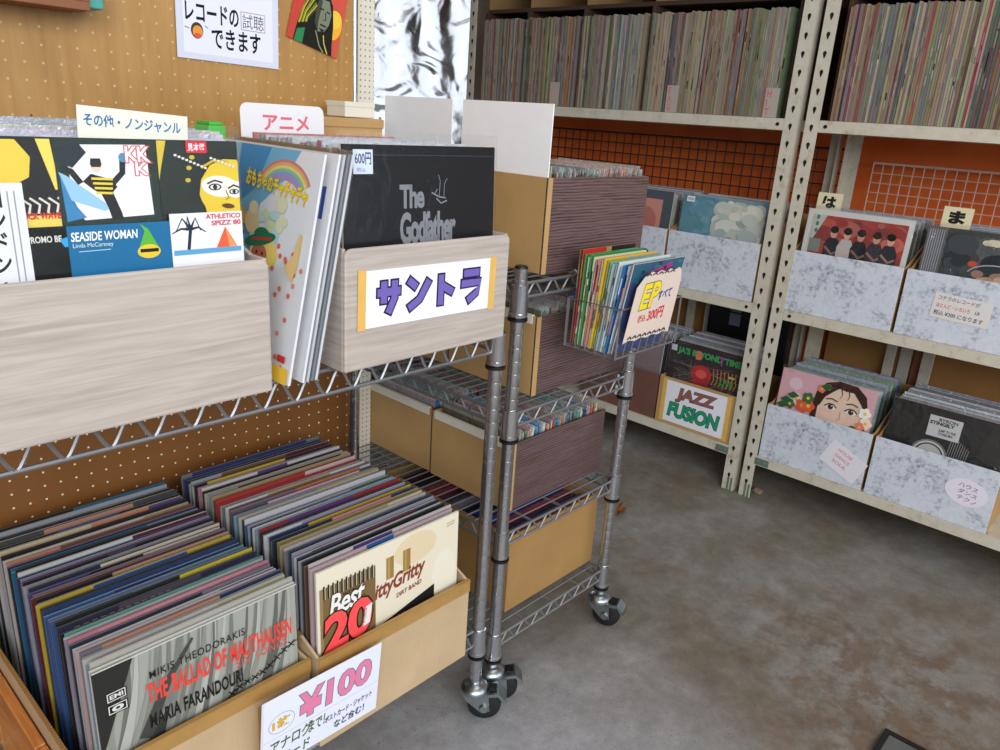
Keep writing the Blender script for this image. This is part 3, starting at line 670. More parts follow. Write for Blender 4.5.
# collage record
def art_collage(a, w, h):
    K = (18, 20, 22)
    a.rect(0, 0, w, h, (20, 26, 28)); a.sx, a.ox, a.lim = 1.11, -.0347, (0, w)
    # panel A : yellow figure
    a.rect(.05, .232, .129, .313, (22, 22, 22)); a.poly([(.075, .312), (.098, .312), (.109, .295), (.106, .275), (.094, .268), (.078, .27), (.083, .286), (.072, .297)], (236, 200, 70)); a.poly([(.115, .313), (.127, .313), (.131, .262), (.127, .262)], (240, 214, 92))
    a.rect(.098, .224, .129, .236, (236, 208, 96))
    for k in range(6): a.line([(.088+.008*k, .254), (.096+.008*k, .247), (.094+.008*k, .238)], .0022, (222, 214, 204))
    a.text('ROCK WAVE', .092, .232, .037, .007, (208, 60, 48), .05)
    # panel B : striped figure on white
    a.rect(.129, .224, .226, .314, (30, 48, 40)); a.poly([(.147, .308), (.215, .309), (.218, .232), (.150, .229), (.142, .25), (.14, .29)], (238, 236, 244))
    a.poly([(.13, .305), (.15, .312), (.158, .3), (.144, .284), (.132, .29)], (30, 40, 48)); a.poly([(.131, .280), (.138, .276), (.176, .242), (.170, .238), (.14, .25)], (150, 196, 226)); a.poly([(.132, .278), (.140, .25), (.152, .232), (.134, .228)], (56, 130, 180))
    a.poly([(.152, .27), (.16, .278), (.166, .276), (.178, .272), (.184, .264), (.179, .258), (.186, .235), (.187, .228), (.176, .228), (.173, .242), (.168, .256), (.160, .262)], (22, 22, 24))
    a.line([(.15, .268), (.142, .281), (.135, .284)], .006, (26, 26, 28)); a.line([(.18, .268), (.19, .279), (.191, .292)], .006, (26, 26, 28)); a.ell(.1915, .295, .004, .005, (70, 140, 180))
    a.ell(.1655, .286, .005, .0065, (226, 206, 186)); a.poly([(.160, .287), (.171, .287), (.170, .294), (.161, .294)], (30, 28, 26)); a.rect(.161, .285, .170, .2875, K)
    for k in range(4): a.line([(.160+.001*k, .273-.005*k), (.180-.0005*k, .272-.005*k)], .0024, (234, 206, 62))
    a.text('KK', .194, .290, .025, .017, (244, 240, 244), .02, 0, 0, .9, .05, (206, 74, 64)); a.text('K', .203, .276, .013, .014, (244, 240, 244), .02, 0, 0, 1, .05, (206, 74, 64))
    # panel C : yellow face
    a.rect(.226, .232, w, .314, (30, 42, 36)); a.poly([(.226, .314), (.236, .314), (.228, .28), (.226, .27)], (214, 188, 60))
    a.ell(.299, .262, .031, .036, (226, 196, 50), 28, -.2); a.poly([(.272, .25), (.276, .228), (.30, .222), (w, .228), (w, .26)], (226, 196, 50)); a.ell(.293, .262, .022, .0125, (240, 236, 224), 24, -.12); a.ell(.311, .258, .012, .010, (240, 236, 224))
    a.line([(.262, .245), (.266, .272), (.278, .291), (.296, .300), (.314, .3)], .010, (28, 34, 30), .013); a.line([(.272, .284), (.286, .292), (.304, .291)], .003, (200, 172, 40))
    for (x, y, r_) in ((.2865, .2615, .0075), (.3085, .2555, .006)): a.ell(x, y, r_, r_*.55, (24, 22, 20)); a.ell(x, y, r_*.75, r_*.38, (226, 224, 216)); a.ell(x, y, r_*.34, r_*.38, (24, 22, 20)); a.line([(x-r_*1.2, y+.004), (x, y+.0078), (x+r_*1.2, y+.005)], .002, (40, 32, 18))
    a.line([(.2985, .258), (.302, .248), (.298, .2465)], .0012, (150, 122, 26)); a.ell(.3005, .2385, .0075, .003, (96, 56, 26), 18, -.15)
    for k in range(9): a.rect(.243+k*.004, .297-k*.0018, .246+k*.004, .2995-k*.0018, (226, 224, 214))
    for k in range(7): a.rect(.282+k*.0042, .294-k*.0016, .285+k*.0042, .2965-k*.0016, (226, 224, 214))
    for (x, y) in ((.262, .296), (.258, .284), (.256, .27), (.247, .229)): a.ell(x, y, .003, .0025, (200, 180, 50))
    a.rect(.256, .301, .279, .3145, (214, 44, 58)); a.text('見本盤', .258, .303, .019, .009, (248, 236, 236), .02)
    # lower row
    a.rect(.09, .12, .131, .224, (22, 26, 26)); a.text('PROMO BE', .096, .208, .03, .007, (214, 210, 204), .03); a.poly([(.124, .21), (.134, .214), (.136, .204), (.128, .202)], (60, 160, 214))
    a.rect(.131, .12, .232, .224, (28, 106, 152)); a.text('SEASIDE WOMAN', .134, .207, .064, .010, (240, 240, 236), .02, .1); a.text('Linda McCartney', .135, .199, .038, .006, (206, 226, 222))
    a.line([(.14, .196), (.17, .1965)], .0008, (180, 210, 220)); a.poly([(.198, .195), (.205, .214), (.201, .223), (.209, .216), (.218, .196)], (90, 176, 60)); a.ell(.208, .191, .012, .008, (226, 196, 52)); a.rect(.199, .19, .218, .194, (26, 24, 22))
    a.rect(.232, .12, w, .232, (232, 232, 240))
    for (dx, dy) in ((-.018, -.002), (-.014, .010), (-.004, .013), (.010, .010), (.015, -.001)): a.line([(.254, .213), (.254+dx*.6, .213+dy+.003), (.254+dx*1.15, .213+dy*.2-.004)], .0036, (34, 44, 60), .001)
    a.line([(.254, .213), (.250, .185)], .0036, (34, 44, 60)); a.poly([(.282, .188), (.294, .214), (.308, .188)], (226, 96, 60)); a.poly([(.294, .214), (.300, .2), (.308, .188), (.298, .188)], (240, 150, 90)); a.rect(.234, .183, .312, .189, (96, 160, 200))
    a.text('ATHLETICO', .272, .224, .041, .006, (206, 70, 66), .03); a.text('SPIZZ 80', .278, .216, .035, .006, (206, 70, 66), .03)
    a.rect(.058, .10, .098, .270, (224, 226, 230)); 
    a.text('ロ\nン\nド\nン\n・', .067, .165, .014, .098, (40, 42, 48), .025)
    for x in (.085, .0905): a.line([(x, .262), (x, .17)], .0012, (150, 152, 160))
cover_record('record with a dark collage of small covers, first in the assorted box', (.177, .853, ZT+.0065), (-.03, 0, 0), art_collage, (20, 26, 28), .315, .315, .004, .018, sc_=.955)
sleeve_pack((.172, .880, 0), 0, .315, .27, 24, ZT+.008, .305, 'packed plastic-wrapped sleeves behind the collage record in the assorted box', [(150,152,156),(176,178,182),(90,92,98),(196,198,202)], lean=.03)
def art_other(a, w, h):
    a.text('その他・ノンジャンル', .006, h-.020, .102, .013, (38, 104, 160), .024)
o = paper_part('divider_card', None, .116, .324, art_other, (228, 228, 214), (.292, .8640, ZT+.0155), (-.03, .06, 0), .0008)
tag(o, 'cream divider card with blue writing standing behind the collage record', 'card')

# anime sleeves leaning between the two boxes, facing the left
def art_toy(a, w, h):
    a.rect(0, 0, w, h, (240, 243, 247)); a.sx, a.ox, a.lim = .70, .30*w, (0, w); a.rect(-.12, h*.3, .1, h, (150, 200, 230)); a.poly([(0, h), (w*.75, h), (w*.6, h*.86), (w*.35, h*.74), (w*.3, h*.5), (0, h*.42)], (120, 190, 226)); a.poly([(0, h), (w*.4, h), (w*.25, h*.8), (0, h*.7)], (60, 150, 210))
    for i, c in enumerate([(222,80,70),(236,160,60),(240,222,90),(110,190,110),(90,140,210),(150,110,190)]): a.ring(w*.6, h*.79, w*(.34-.022*i), h*(.165-.013*i), w*.025, mixc(c, (240,240,245), .35), .45, 2.7, 20)
    q = random.Random(4)
    for k in range(34): a.ell(w*q.uniform(.5, .97), h*q.uniform(.06, .58), w*.02, h*.012, q.choice([(232,110,90),(236,150,130),(224,120,110)]))
    for k in range(12): a.ell(w*q.uniform(.3, .9), h*q.uniform(.6, .76), w*q.uniform(.04, .1), h*q.uniform(.015, .04), q.choice([(226,226,190),(190,222,220),(206,224,170),(236,226,206)]))
    a.text('おもちゃのチャチャチャ', w*.15, h*.815, w*.76, h*.078, (252, 226, 30), .022, .0, -.06, 1.05, .03, (226, 180, 30))
    # a plain doll in a green hat, blocks and a yellow floor
    a.ell(w*.12, h*.66, w*.1, h*.05, (226, 176, 60)); a.ell(w*.3, h*.66, w*.09, h*.06, (226, 206, 160)); a.ell(w*.3, h*.72, w*.06, h*.03, (236, 222, 180)); a.line([(w*.1, h*.55), (w*.22, h*.6)], h*.02, (70, 40, 60))
    a.poly([(w*.26, h*.22), (w*.66, h*.22), (w*.56, h*.42), (w*.36, h*.42)], (222, 96, 100)); a.poly([(w*.34, h*.38), (w*.58, h*.38), (w*.57, h*.47), (w*.36, h*.47)], (96, 120, 196)); a.ell(w*.5, h*.53, w*.17, h*.07, (246, 220, 120)); a.ell(w*.45, h*.515, w*.1, h*.052, (196, 112, 84)); a.ell(w*.42, h*.525, w*.012, h*.008, (30, 20, 20)); a.ell(w*.49, h*.525, w*.012, h*.008, (30, 20, 20)); a.ell(w*.46, h*.495, w*.02, h*.008, (226, 80, 80))
    a.ell(w*.44, h*.585, w*.19, h*.03, (36, 120, 80), rot=.15); a.ell(w*.46, h*.605, w*.1, h*.036, (36, 120, 80)); a.line([(w*.34, h*.58), (w*.58, h*.6)], h*.012, (206, 60, 60))
    a.line([(w*.4, h*.22), (w*.38, h*.1)], w*.045, (200, 130, 100)); a.line([(w*.54, h*.22), (w*.56, h*.1)], w*.045, (200, 130, 100)); a.ell(w*.37, h*.09, w*.06, h*.02, (180, 50, 60)); a.ell(w*.58, h*.09, w*.06, h*.02, (180, 50, 60))
    a.poly([(w*.78, h*.5), (w*.86, h*.56), (w*.9, h*.66), (w*.93, h*.65), (w*.92, h*.5), (w*.88, h*.44)], (240, 206, 140)); a.rect(w*.3, 0, w*1., h*.07, (252, 206, 70)); a.rect(w*.86, h*.09, w*.95, h*.12, (206, 60, 50))
cov_rot = -PI/2+.18
def lean_rec(i, label, x, art, base, film, w=.315, edge=(226,226,230)):
    T = cover_record(label, (0, 0, 0), (0, 0, 0), art, base, w, .315, .0035, film, 'record', 'anime records leaning between the pale boxes', edge, 1, None, (.0014, .0006))
    T.matrix_world = Matrix.Translation((x+.012, 1.134, ZT+.002)) @ Matrix.Rotation(-PI/2-.035, 4, 'Z') @ Matrix.Rotation(-.2, 4, 'X') @ Matrix.Scale(.952, 4, (1,0,0)) @ Matrix.Scale(.952, 4, (0,0,1))
    return T
def art_plain(c, c2):
    def f(a, w, h): a.rect(0, 0, w, h, c); a.rect(w*.8, h*.72, w*.95, h*.86, c2); a.text('童謡', w*.82, h*.6, w*.1, h*.06, (60,80,140), .02)
    return f
lean_rec(0, 'bright children\'s song record with rainbow, leaning beside the left pale box', .520, art_toy, (236,240,244), .008)
lean_rec(1, 'white record just behind the rainbow record, leaning between the boxes', .5415, art_plain((240,240,242), (50,90,170)), (240,240,242), .006)
lean_rec(2, 'pale grey plastic-wrapped record, third of the leaning stack beside the rainbow record', .5485, art_plain((200,202,206), (150,80,90)), (200,202,206), .006, .315, (190,192,198))
lean_rec(3, 'dark-edged plastic-wrapped record, fourth of the leaning stack beside the rainbow record', .5553, art_plain((120,124,130), (180,180,190)), (120,124,130), .006, .315, (120,124,130))
lean_rec(4, 'silver-edged record resting against the soundtrack box, last of the leaning stack', .562, art_plain((180,182,186), (60,60,60)), (180,182,186), .006, .315, (206,208,212))
# soundtrack box
def art_don(a, w, h):
    a.rect(0, 0, w, h, (17, 18, 21)); Gy = (132, 134, 140)
    a.text('The', .105, .222, .05, .036, Gy, .035, 0, 0, .85); a.text('Godfather', .105, .168, .118, .049, Gy, .04, 0, 0, .86)
    a.line([(.17, .245), (.186, .238), (.2, .236)], .0022, Gy); a.line([(.18, .236), (.19, .228), (.203, .232)], .0022, Gy); a.line([(.186, .24), (.188, .262), (.184, .272)], .0012, Gy); a.line([(.196, .239), (.197, .258), (.203, .266)], .0012, Gy); a.line([(.176, .243), (.182, .25)], .0016, Gy)
    a.rect(.108, .150, .212, .1625, (220, 220, 222)); a.rect(.1095, .1515, .2105, .161, (17, 18, 21)); a.text('ORIGINAL SOUNDTRACK', .114, .1535, .092, .005, (200, 200, 204), .01)
    a.rect(.0, .300, w, .3012, (60, 62, 66)); a.rect(.020, .274, .055, .308, (214, 224, 240)); a.text('600円', .023, .287, .029, .017, (60, 72, 110), .02); a.text('税込', .026, .277, .016, .006, (110, 120, 150))
cover_record('black film soundtrack record with grey lettering, first in the soundtrack box', (.634, .858, ZT+.0065), (-.05, 0, 0), art_don, (17, 18, 21), .312, .315, .004, .018, sc_=.955)
sleeve_pack((.646, .890, 0), 0, .284, .22, 18, ZT+.008, .298, 'packed plastic-wrapped sleeves behind the black soundtrack record', [(150,152,156),(176,178,182),(90,92,98),(170,60,60),(196,198,202)], lean=.06)
def art_anime(a, w, h): a.text('アニメ', .040, h-.042, .088, .026, (230, 112, 126), .03)
def roundcard(name, w, h, art, col, loc, rot, label, r=.012):
    a = Art(0.); P = [(0, .0006, 0), (w, .0006, 0), (w, .0006, h-r)]+[(w-r+r*math.cos(k*PI/8), .0006, h-r+r*math.sin(k*PI/8)) for k in range(1, 5)]+[(r+r*math.cos(k*PI/8), .0006, h-r+r*math.sin(k*PI/8)) for k in range(4, 8)]+[(0, .0006, h-r)]
    a.mb.prism(P, (0, -.0006, 0), col); art(a, w, h); o = a.build(name, None, M_paper); o.location = loc; o.rotation_euler = rot; return tag(o, label, 'card')
roundcard('divider_card', .158, .330, art_anime, (238, 236, 240), (.665, 1.172, ZT+.020), (-.03, .0, 0), 'white divider card with pink anime title behind the soundtrack box sleeves')
mb = MB(); mb.box(0, .03, 0, .05, 0, .31); mb.box(.003, .027, .003, .047, .31, .316); o = mb.build('green_case', M_green, None, .002); o.location = (.628, 1.215, ZT+.001); tag(o, 'bright green plastic case standing behind the leaning anime records', 'case')
# tan box with a white box and blue cap behind
t = thing('storage_box', 'tan cardboard box standing behind the soundtrack records against the pegboard', 'box', (.83, 1.245, ZT))
mb = MB(); mb.box(0, .175, 0, .09, 0, .331); mb.build('body', M_kraft, t, .002); mb = MB(); mb.box(-.002, .177, -.002, .092, .316, .3335); mb.build('lid', M_kraft, t, .002)
mb = MB(); mb.box(0, .07, 0, .06, 0, .026); mb.box(-.001, .071, -.001, .061, .018, .0285); o = mb.build('white_box', M_card, None, .002); o.location = (.928, 1.262, ZT+.3345); tag(o, 'small white box lying on the tan cardboard box by the pegboard', 'box')
mb = MB(); mb.lathe([(.011, 0), (.012, .002), (.012, .01), (.009, .013)], n=16); o = mb.build('blue_cap', M_blue); o.location = (.848, 1.275, ZT+.3345); tag(o, 'blue plastic cap lying on the tan cardboard box', 'cap')

# ------------------------------------------------------------------ dark boxes on the cart
EPK = [(190,90,70),(220,200,180),(60,130,170),(110,150,150),(206,206,204),(160,60,60),(96,160,150),(220,190,150),(120,120,118),(90,86,80)]
GRY = [(120,116,108),(150,148,142),(90,86,80),(170,168,160),(110,130,120),(176,120,100),(140,150,130)]
def singles_pack(loc, w, d, h, label, cols):
    """small sleeves standing edge-on to the aisle, facing along x"""
    mb = MB(); xx = 0
    while xx < w-.02:
        c = jit(R.choice(cols), 12); tt = R.uniform(.003, .007); hh = h+R.uniform(-.009, .003)
        Mx = Matrix.Translation((xx, R.uniform(0, .006), 0)) @ Matrix.Rotation(.05, 4, 'Y')
        mb.box(0, tt, 0, d-.008, 0, hh*.95, c, 0, Mx); mb.box(tt*.2, tt*.6, -.001, d-.007, hh*.95, hh, mixc(c, (205,206,206), .45), 0, Mx); xx += tt+.0015
    o = mb.build('packed_singles', M_wrap); o.location = loc; return stuff(o, label, 'records')
LV = ((.921, 1.118, .337, .178, 'top', .908), (.666, 1.138, .330, .165, 'second', .924), (.404, 1.112, .330, .156, 'third', .941))
for (z, x, w, h, lv, yb) in LV:
    for k, (y, wh) in enumerate(((yb, 'front'), (yb+.248, 'middle'), (yb+.496, 'back'))):
        T = open_box('record_box', f'dark wood-fronted box with kraft ends on the {lv} shelf of the cart, {wh} one', (x+.004*k, y, z), 0, w, .244, h, M_dark, M_kraft, None, .005, 'box', 'dark wood-fronted boxes on the wire cart', .001)
        if k == 0: mb = MB(); mb.box(-.0012, .012, -.0012, -.0001, 0, h); mb.build('kraft_edge', M_kraft, T)
        f_ = MB()
        if lv != 'top': f_.box(-.0018, .006, 0.012, .236, h-.016, h+.002); f_.build('liner_strip', M_card, T)
        singles_pack((x+.004*k+.0115, y+.010, z+.006), w-.012, .226, h+.012, f'packed small sleeves in the {wh} box on the {lv} shelf of the cart', GRY if lv != 'third' else GRY+EPK)
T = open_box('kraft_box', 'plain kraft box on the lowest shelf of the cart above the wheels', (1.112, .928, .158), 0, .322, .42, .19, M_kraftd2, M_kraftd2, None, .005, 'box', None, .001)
mb = MB()
for k in range(20): mb.box(.012, .308, .02+k*.019, .02+k*.019+R.uniform(.006, .014), .006, R.uniform(.165, .185), jit(R.choice([(40,60,120),(150,60,70),(90,90,100),(60,60,70),(120,120,130)])))
o = mb.build('packed_singles', M_wrap); o.location = (1.113, .928, .158); stuff(o, 'packed dark blue and red sleeves in the kraft box on the lowest cart shelf', 'records')
for (y, w_, lab) in ((.916, .234, 'white plastic divider board standing at the end of the front box on the cart'), (1.180, .216, 'white divider board standing farther back on the cart, in front of the foil')):
    mb = MB(); mb.box(0, .0025, 0, w_-.004, 0, .300); o = mb.build('divider_board', M_white); o.location = (1.1252 if y < 1 else 1.1293, y, .9265); tag(o, lab, 'board', 'white divider boards on the cart')

# ------------------------------------------------------------------ basket of singles
BX0, BX1, BY0, BY1, BZ = 1.158, 1.372, .760, .868, .785
t = thing('wire_basket', 'small chrome wire basket hooked on the front of the cart holding singles', 'basket', (0, 0, 0))
mb = MB(); r = .0021
for z, e in ((BZ+.095, 0), (BZ+.0, .004)): mb.tube([(BX0+e, BY0-.012+e, z), (BX1-e, BY0-.012+e, z), (BX1-e, BY1, z), (BX0+e, BY1, z)], r, 6, closed=True)
mb.build('rim', M_wire, t)
mb = MB()
for k in range(6): 
    y = BY0-.008+(BY1-BY0+.008)*k/5; mb.tube([(BX0, y, BZ+.02), (BX0+.004, y, BZ), (BX1-.004, y, BZ), (BX1, y, BZ+.02)], .0016, 5)
for k in range(9):
    x = BX0+.004+(BX1-BX0-.008)*k/8; mb.tube([(x, BY0-.012, BZ+.03), (x, BY0-.008, BZ), (x, BY1, BZ), (x, BY1, BZ+.095)], .0016, 5)
for (x, y) in ((BX0, BY0-.012), (BX0, BY1), (BX1, BY0-.012), (BX1, BY1)): mb.tube([(x, y, BZ), (x, y, BZ+.095)], .0019, 5)
mb.build('wire_body', M_wire, t)
mb = MB()
for x in (BX0+.03, BX1-.03):
    mb = MB(); mb.tube([(x, BY1, BZ+.08), (x, BY1+.002, BZ+.135), (x, BY1+.014, BZ+.143), (x, BY1+.026, BZ+.135)], .002, 6); mb.build('hook', M_wire, t)
EPC = ['brown', 'red', 'green', 'white', 'green', 'cream', 'pink', 'salmon', 'off-white', 'yellow', 'mustard', 'turquoise', 'pale grey', 'light blue', 'white', 'light blue', 'blue', 'pale grey']
ns = len(EPC)
for i, nme in enumerate(EPC):
    base = jit(PD[nme], 8); T = MB(); h = .174+R.uniform(-.006, .004)+(.014 if i in (0, 1) else 0)
    q = lp_mesh(.176, h, .0024, base, rand_segs(base), mixc(base, (225,222,214), .4))
    for k in range(3):
        zz = R.uniform(.02, .14); q.box(-.0003, 0, .0002, .0022, zz, zz+R.uniform(.01, .04), jit(R.choice(PAL)[1]))
    o = q.build('single_record', M_print); y = BY1-.004-(i+.5)*(BY1-BY0-.014)/ns
    tl = .02+.13*i/ns
    o.location = (BX0+.009+R.uniform(0, .005), y, BZ+.004); o.rotation_euler = (tl, 0, R.uniform(-.008, .008)); 
    tag(o, f"{nme} seven-inch single, {ordinal(ns-i)} behind the price card in the wire basket", 'record', 'singles in the wire basket')
def art_epfront(a, w, h):
    a.rect(0, 0, w, h, (60, 74, 120)); a.rect(0, h*.8, w, h, (46, 96, 120)); a.poly([(w*.3, h*.88), (w*.75, h*.97), (w*.8, h*.86), (w*.4, h*.78)], (170, 60, 130)); a.ell(w*.85, h*.75, w*.1, h*.12, (70, 50, 110))
    q = random.Random(2)
    for k in range(18): a.ell(w*q.uniform(.05, .95), h*q.uniform(.7, .97), w*.03, h*.02, q.choice([(40,130,120),(90,60,140),(30,50,80)]))
T = cover_record('blue and purple single at the front of the basket behind the price card', (BX0+.014, BY0+.0055, BZ+.005), (.15, 0, 0), art_epfront, (60,74,120), .176, .176, .0022, .004, 'single_record', 'singles in the wire basket', fg=(.0022, .0006))
def art_ep(a, w, h):
    a.text('EP', .028, .062, .064, .050, (240, 216, 40), .035, .2, .04, 1.05, .022, (40, 42, 60)); a.text('すべて', .088, .074, .048, .020, (40, 70, 140), .03, .1, .06)
    a.text('税込', .034, .036, .026, .015, (206, 60, 64), .02, 0, .04); a.text('300円', .066, .034, .056, .024, (206, 60, 64), .03, .1, .06)
a = Art(0.); w, h = .160, .135; P = []
for k in range(0, 9): P.append((w*k/8, 0, .004*(k % 2)))
P += [(w, 0, h*.8), (w*.96, 0, h*.95)]+[(w*(.9-.1*k), 0, h-.004*(k % 2)) for k in range(0, 7)]+[(w*.16, 0, h*.94), (w*.04, 0, h*.8)]
a.mb.prism(P, (0, .0006, 0), (222, 202, 188)); a.y = -.0002; art_ep(a, w, h); 
for k in range(8): a.line([(.012+k*.017, .007), (.02+k*.017, .011), (.026+k*.017, .006)], .004, (60, 58, 56))
for k in range(5): a.line([(.03+k*.02, h-.006), (.04+k*.02, h-.003), (.046+k*.02, h-.007)], .003, (96, 76, 60))
o = a.build('price_card', None, M_paper); o.location = (BX0+.012, BY0-.0165, BZ+.030); o.rotation_euler = (.12, 0, 0); tag(o, 'beige wavy-edged card with yellow letters and red price hung on the basket', 'card')

# ------------------------------------------------------------------ cream steel racks
XF, XB = 2.392, 2.80
def upright(parent, x, y0, y1, zt, front=True, side=1):
    """angle post with slots; side=+1: return flange at the y1 edge"""
    mb = MB(); th = .002; sx = 1 if front else -1
    mb.box(min(x, x+sx*th), max(x, x+sx*th), y0, y1, .002, zt)
    yf = y1 if side > 0 else y0
    mb.box(min(x+sx*th, x+sx*.038), max(x+sx*th, x+sx*.038), yf-(th if side > 0 else 0), yf+(0 if side > 0 else th), .002, zt)
    ym = (y0+y1)/2; z = .06
    while z < zt-.03:
        for (f_) in (-1, 1):
            xs = x-sx*.0003
            pts = [(xs, ym+.0055*math.cos(k*PI/6), z+.0065*math.sin(k*PI/6)) for k in range(-1, 8)]+[(xs, ym-.001, z-.014), (xs, ym+.001, z-.014)]
        mb.ngon(pts if sx < 0 else pts[::-1], mi=1)
        z += .0508 if zt > 1 else .05
    o = mb.build('upright', [M_steel, M_hole], parent)
    ft = MB(); ft.box(min(x-sx*.001, x+sx*.04), max(x-sx*.001, x+sx*.04), y0-.001, y1+.001, 0, .002)
    for yy in (y0+.004, y0+.016): ft.box(min(x-sx*.0028, x-sx*.0004), max(x-sx*.0028, x-sx*.0004), yy, yy+.006, .002, .05)
    ft.build('foot', M_gusset, o); return o
def steel_rack(label, y0, y1):
    t = thing('steel_rack', label, 'rack', (0, 0, 0)); zt = 2.1
    for x, fr in ((XF, True), (XB, False)):
        upright(t, x, y0, y0+.041, zt, fr, -1); upright(t, x, y1-.041, y1, zt, fr, 1)
    for z in (.162, .673, 1.248):
        mb = MB(); a_, b_ = y0+.0415, y1-.0415; th = .0015
        mb.box(XF+.001, XB-.001, a_, b_, z-th, z); mb.box(XF+.001, XF+.0025, a_, b_, z-.034, z-th); mb.box(XB-.0025, XB-.001, a_, b_, z-.034, z-th)
        mb.box(XF+.0025, XF+.012, a_, b_, z-.034, z-.0325); mb.box(XF+.002, XB-.002, a_, a_+th, z-.034, z-th); mb.box(XF+.002, XB-.002, b_-th, b_, z-.034, z-th)
        s_ = mb.build('shelf', M_steel, t, .0008)
        for yy in (a_+.02, b_-.02):
            bt = MB()
            if z < .2: bt.box(XF-.0015, XF+.0008, yy-.024, yy+.024, z-.030, z-.006); bt.lathe([(.004, -.0045), (.004, -.0015)], (XF, yy-.008, z-.018), 'x', 10); bt.lathe([(.004, -.0045), (.004, -.0015)], (XF, yy+.012, z-.018), 'x', 10); bt.build('gusset_plate', M_gusset, s_)
            else: bt.lathe([(.0055, -.001), (.0055, .0008)], (XF, yy, z-.017), 'x', 12); bt.build('bolt', M_hole, s_)
    return t
steel_rack('cream slotted steel rack on the right, nearer the camera', -.31, .976)
steel_rack('cream slotted steel rack farther away on the left, beside the foil', 1.0, 2.42)

# mesh panels on the back
def mesh_panel(name, label, y0, y1, z0, z1, mat, x=2.86, p=.042, r=.0024):
    mb = MB(); n = int((y1-y0)/p); q = int((z1-z0)/p)
    for k in range(n+1): y = y0+(y1-y0)*k/n; mb.tube([(x, y, z0), (x, y, z1)], r, 5)
    for k in range(q+1): z = z0+(z1-z0)*k/q; mb.tube([(x-.003, y0, z), (x-.003, y1, z)], r, 5)
    tt = thing(name, label, 'mesh panel', (0, 0, 0)); mb.build('grid', mat, tt)
    f_ = MB(); f_.tube([(x, y0, z0), (x, y1, z0), (x, y1, z1), (x, y0, z1)], .0042, 6, closed=True); f_.build('rim', mat, tt); return tt
mesh_panel('hanging_mesh_panel', 'black wire mesh panel against the orange wall behind the left steel rack', .985, 2.40, .55, 1.166, M_meshb, p=.039)
mesh_panel('hanging_mesh_panel', 'white wire mesh panel against the orange wall behind the right steel rack', -.32, .905, .55, 1.13, M_meshw, p=.032, r=.0016)

# clutter behind the lowest shelves
t = thing('black_case', 'black case with two grey labels at the back of the lower left steel shelf', 'case', (2.762, 1.045, .1625))
mb = MB(); mb.box(0, .034, 0, .33, 0, .47); mb.build('body', M_black, t, .004)
mb = MB(); mb.box(-.0006, 0, .195, .24, .38, .428); mb.box(-.0006, 0, .195, .24, .327, .374); mb.build('label_sticker', flat('grey_sticker', (120, 124, 140), .5), t)
mb = MB(); mb.box(2.868, 2.874, .26, .94, .01, .64); o = mb.build('cardboard_sheet', M_kraftd, None); o.location = (0, 0, -.008); tag(o, 'brown cardboard sheet leaning on the wall behind the pink record', 'cardboard', 'cardboard sheets along the wall')
mb = MB(); mb.box(2.868, 2.874, -.6, .18, .01, .64); o = mb.build('cardboard_sheet', M_kraftd, None); o.location = (0, 0, -.008); tag(o, 'brown cardboard sheet on the wall behind the black dance record', 'cardboard', 'cardboard sheets along the wall')
mb = MB(); mb.box(2.868, 2.874, 1.4, 2.3, .01, .64); o = mb.build('cardboard_sheet', M_kraftd, None); o.location = (0, 0, -.008); tag(o, 'brown cardboard sheet on the wall behind the left steel rack', 'cardboard', 'cardboard sheets along the wall')
for (x, y0, y1, mt, lab, nmx) in ((2.815, .690, .722, M_steel, 'cream post beside the cardboard behind the right rack, the left one', 'support_post'), (2.85, .645, .684, M_wallw, 'whitish board strip between two cream posts behind the right rack', 'board_strip'), (2.85, .612, .640, M_shelfwood, 'narrow reddish-brown plank behind the right rack', 'plank'), (2.815, .570, .606, M_steel, 'cream post right of the reddish plank behind the right rack', 'support_post'), (2.815, 1.385, 1.42, M_steel, 'cream post behind the left rack, beside the black case', 'support_post'), (2.815, 1.465, 1.5, M_steel, 'cream post behind the left rack, beside the cardboard', 'support_post')):
    mb = MB(); mb.box(x, x+.012, y0, y1, 0, .645); o = mb.build(nmx, mt, None, .002); tag(o, lab, 'post' if 'post' in nmx else 'plank')

# ------------------------------------------------------------------ marble boxes on the steel racks
RZ = -PI/2
def marble(label, ytop, z, w=.337, h=.190, cat='box'):
    return open_box('record_box', label, (XF+.004, ytop, z+.0005), RZ, w, .36, h, M_marble, M_kraft, .27, .004, cat, 'grey marbled paper boxes on the steel racks', .001)
zm, zl = .673, .162
mA = marble('marbled paper box at the left of the right rack\'s middle shelf', .954, zm); mBx = marble('marbled paper box with the handwritten price slip on the right middle shelf', .607, zm)
mL = marble('marbled paper box on the left rack\'s middle shelf next to the uprights', 1.388, zm); mL2 = marble('marbled paper box partly hidden behind the basket on the left middle shelf', 1.735, zm)
mC = marble('marbled paper box with a tilted pink slip on the right bottom shelf', .932, zl); mD = marble('marbled paper box with an oval dance slip on the right bottom shelf', .585, zl, .337)
def slip1(a, w, h):
    K = (60, 60, 66); a.text('コチラのレコードが', .010, .052, .105, .012, K, .008, .05); a.text('ほとんど・いろいろ', .010, .030, .085, .012, (214, 84, 90), .02); a.text('は', .108, .031, .012, .010, K, .01)
    a.text('税込 ¥300 になります', .008, .008, .125, .014, (54, 62, 92), .012, .05)
paper_part('price_slip', mBx, .146, .070, slip1, (226, 220, 214), (.082, -.0014, .070), (0, .05, 0), .0006, 'white slip with handwritten yen price')
def slip2(a, w, h):
    for k, s_ in enumerate(('HOUSE', 'DANCE', 'SOUL')): a.text(s_, .03+.002*k, .062-.02*k, .05, .011, (222, 120, 132), .01)
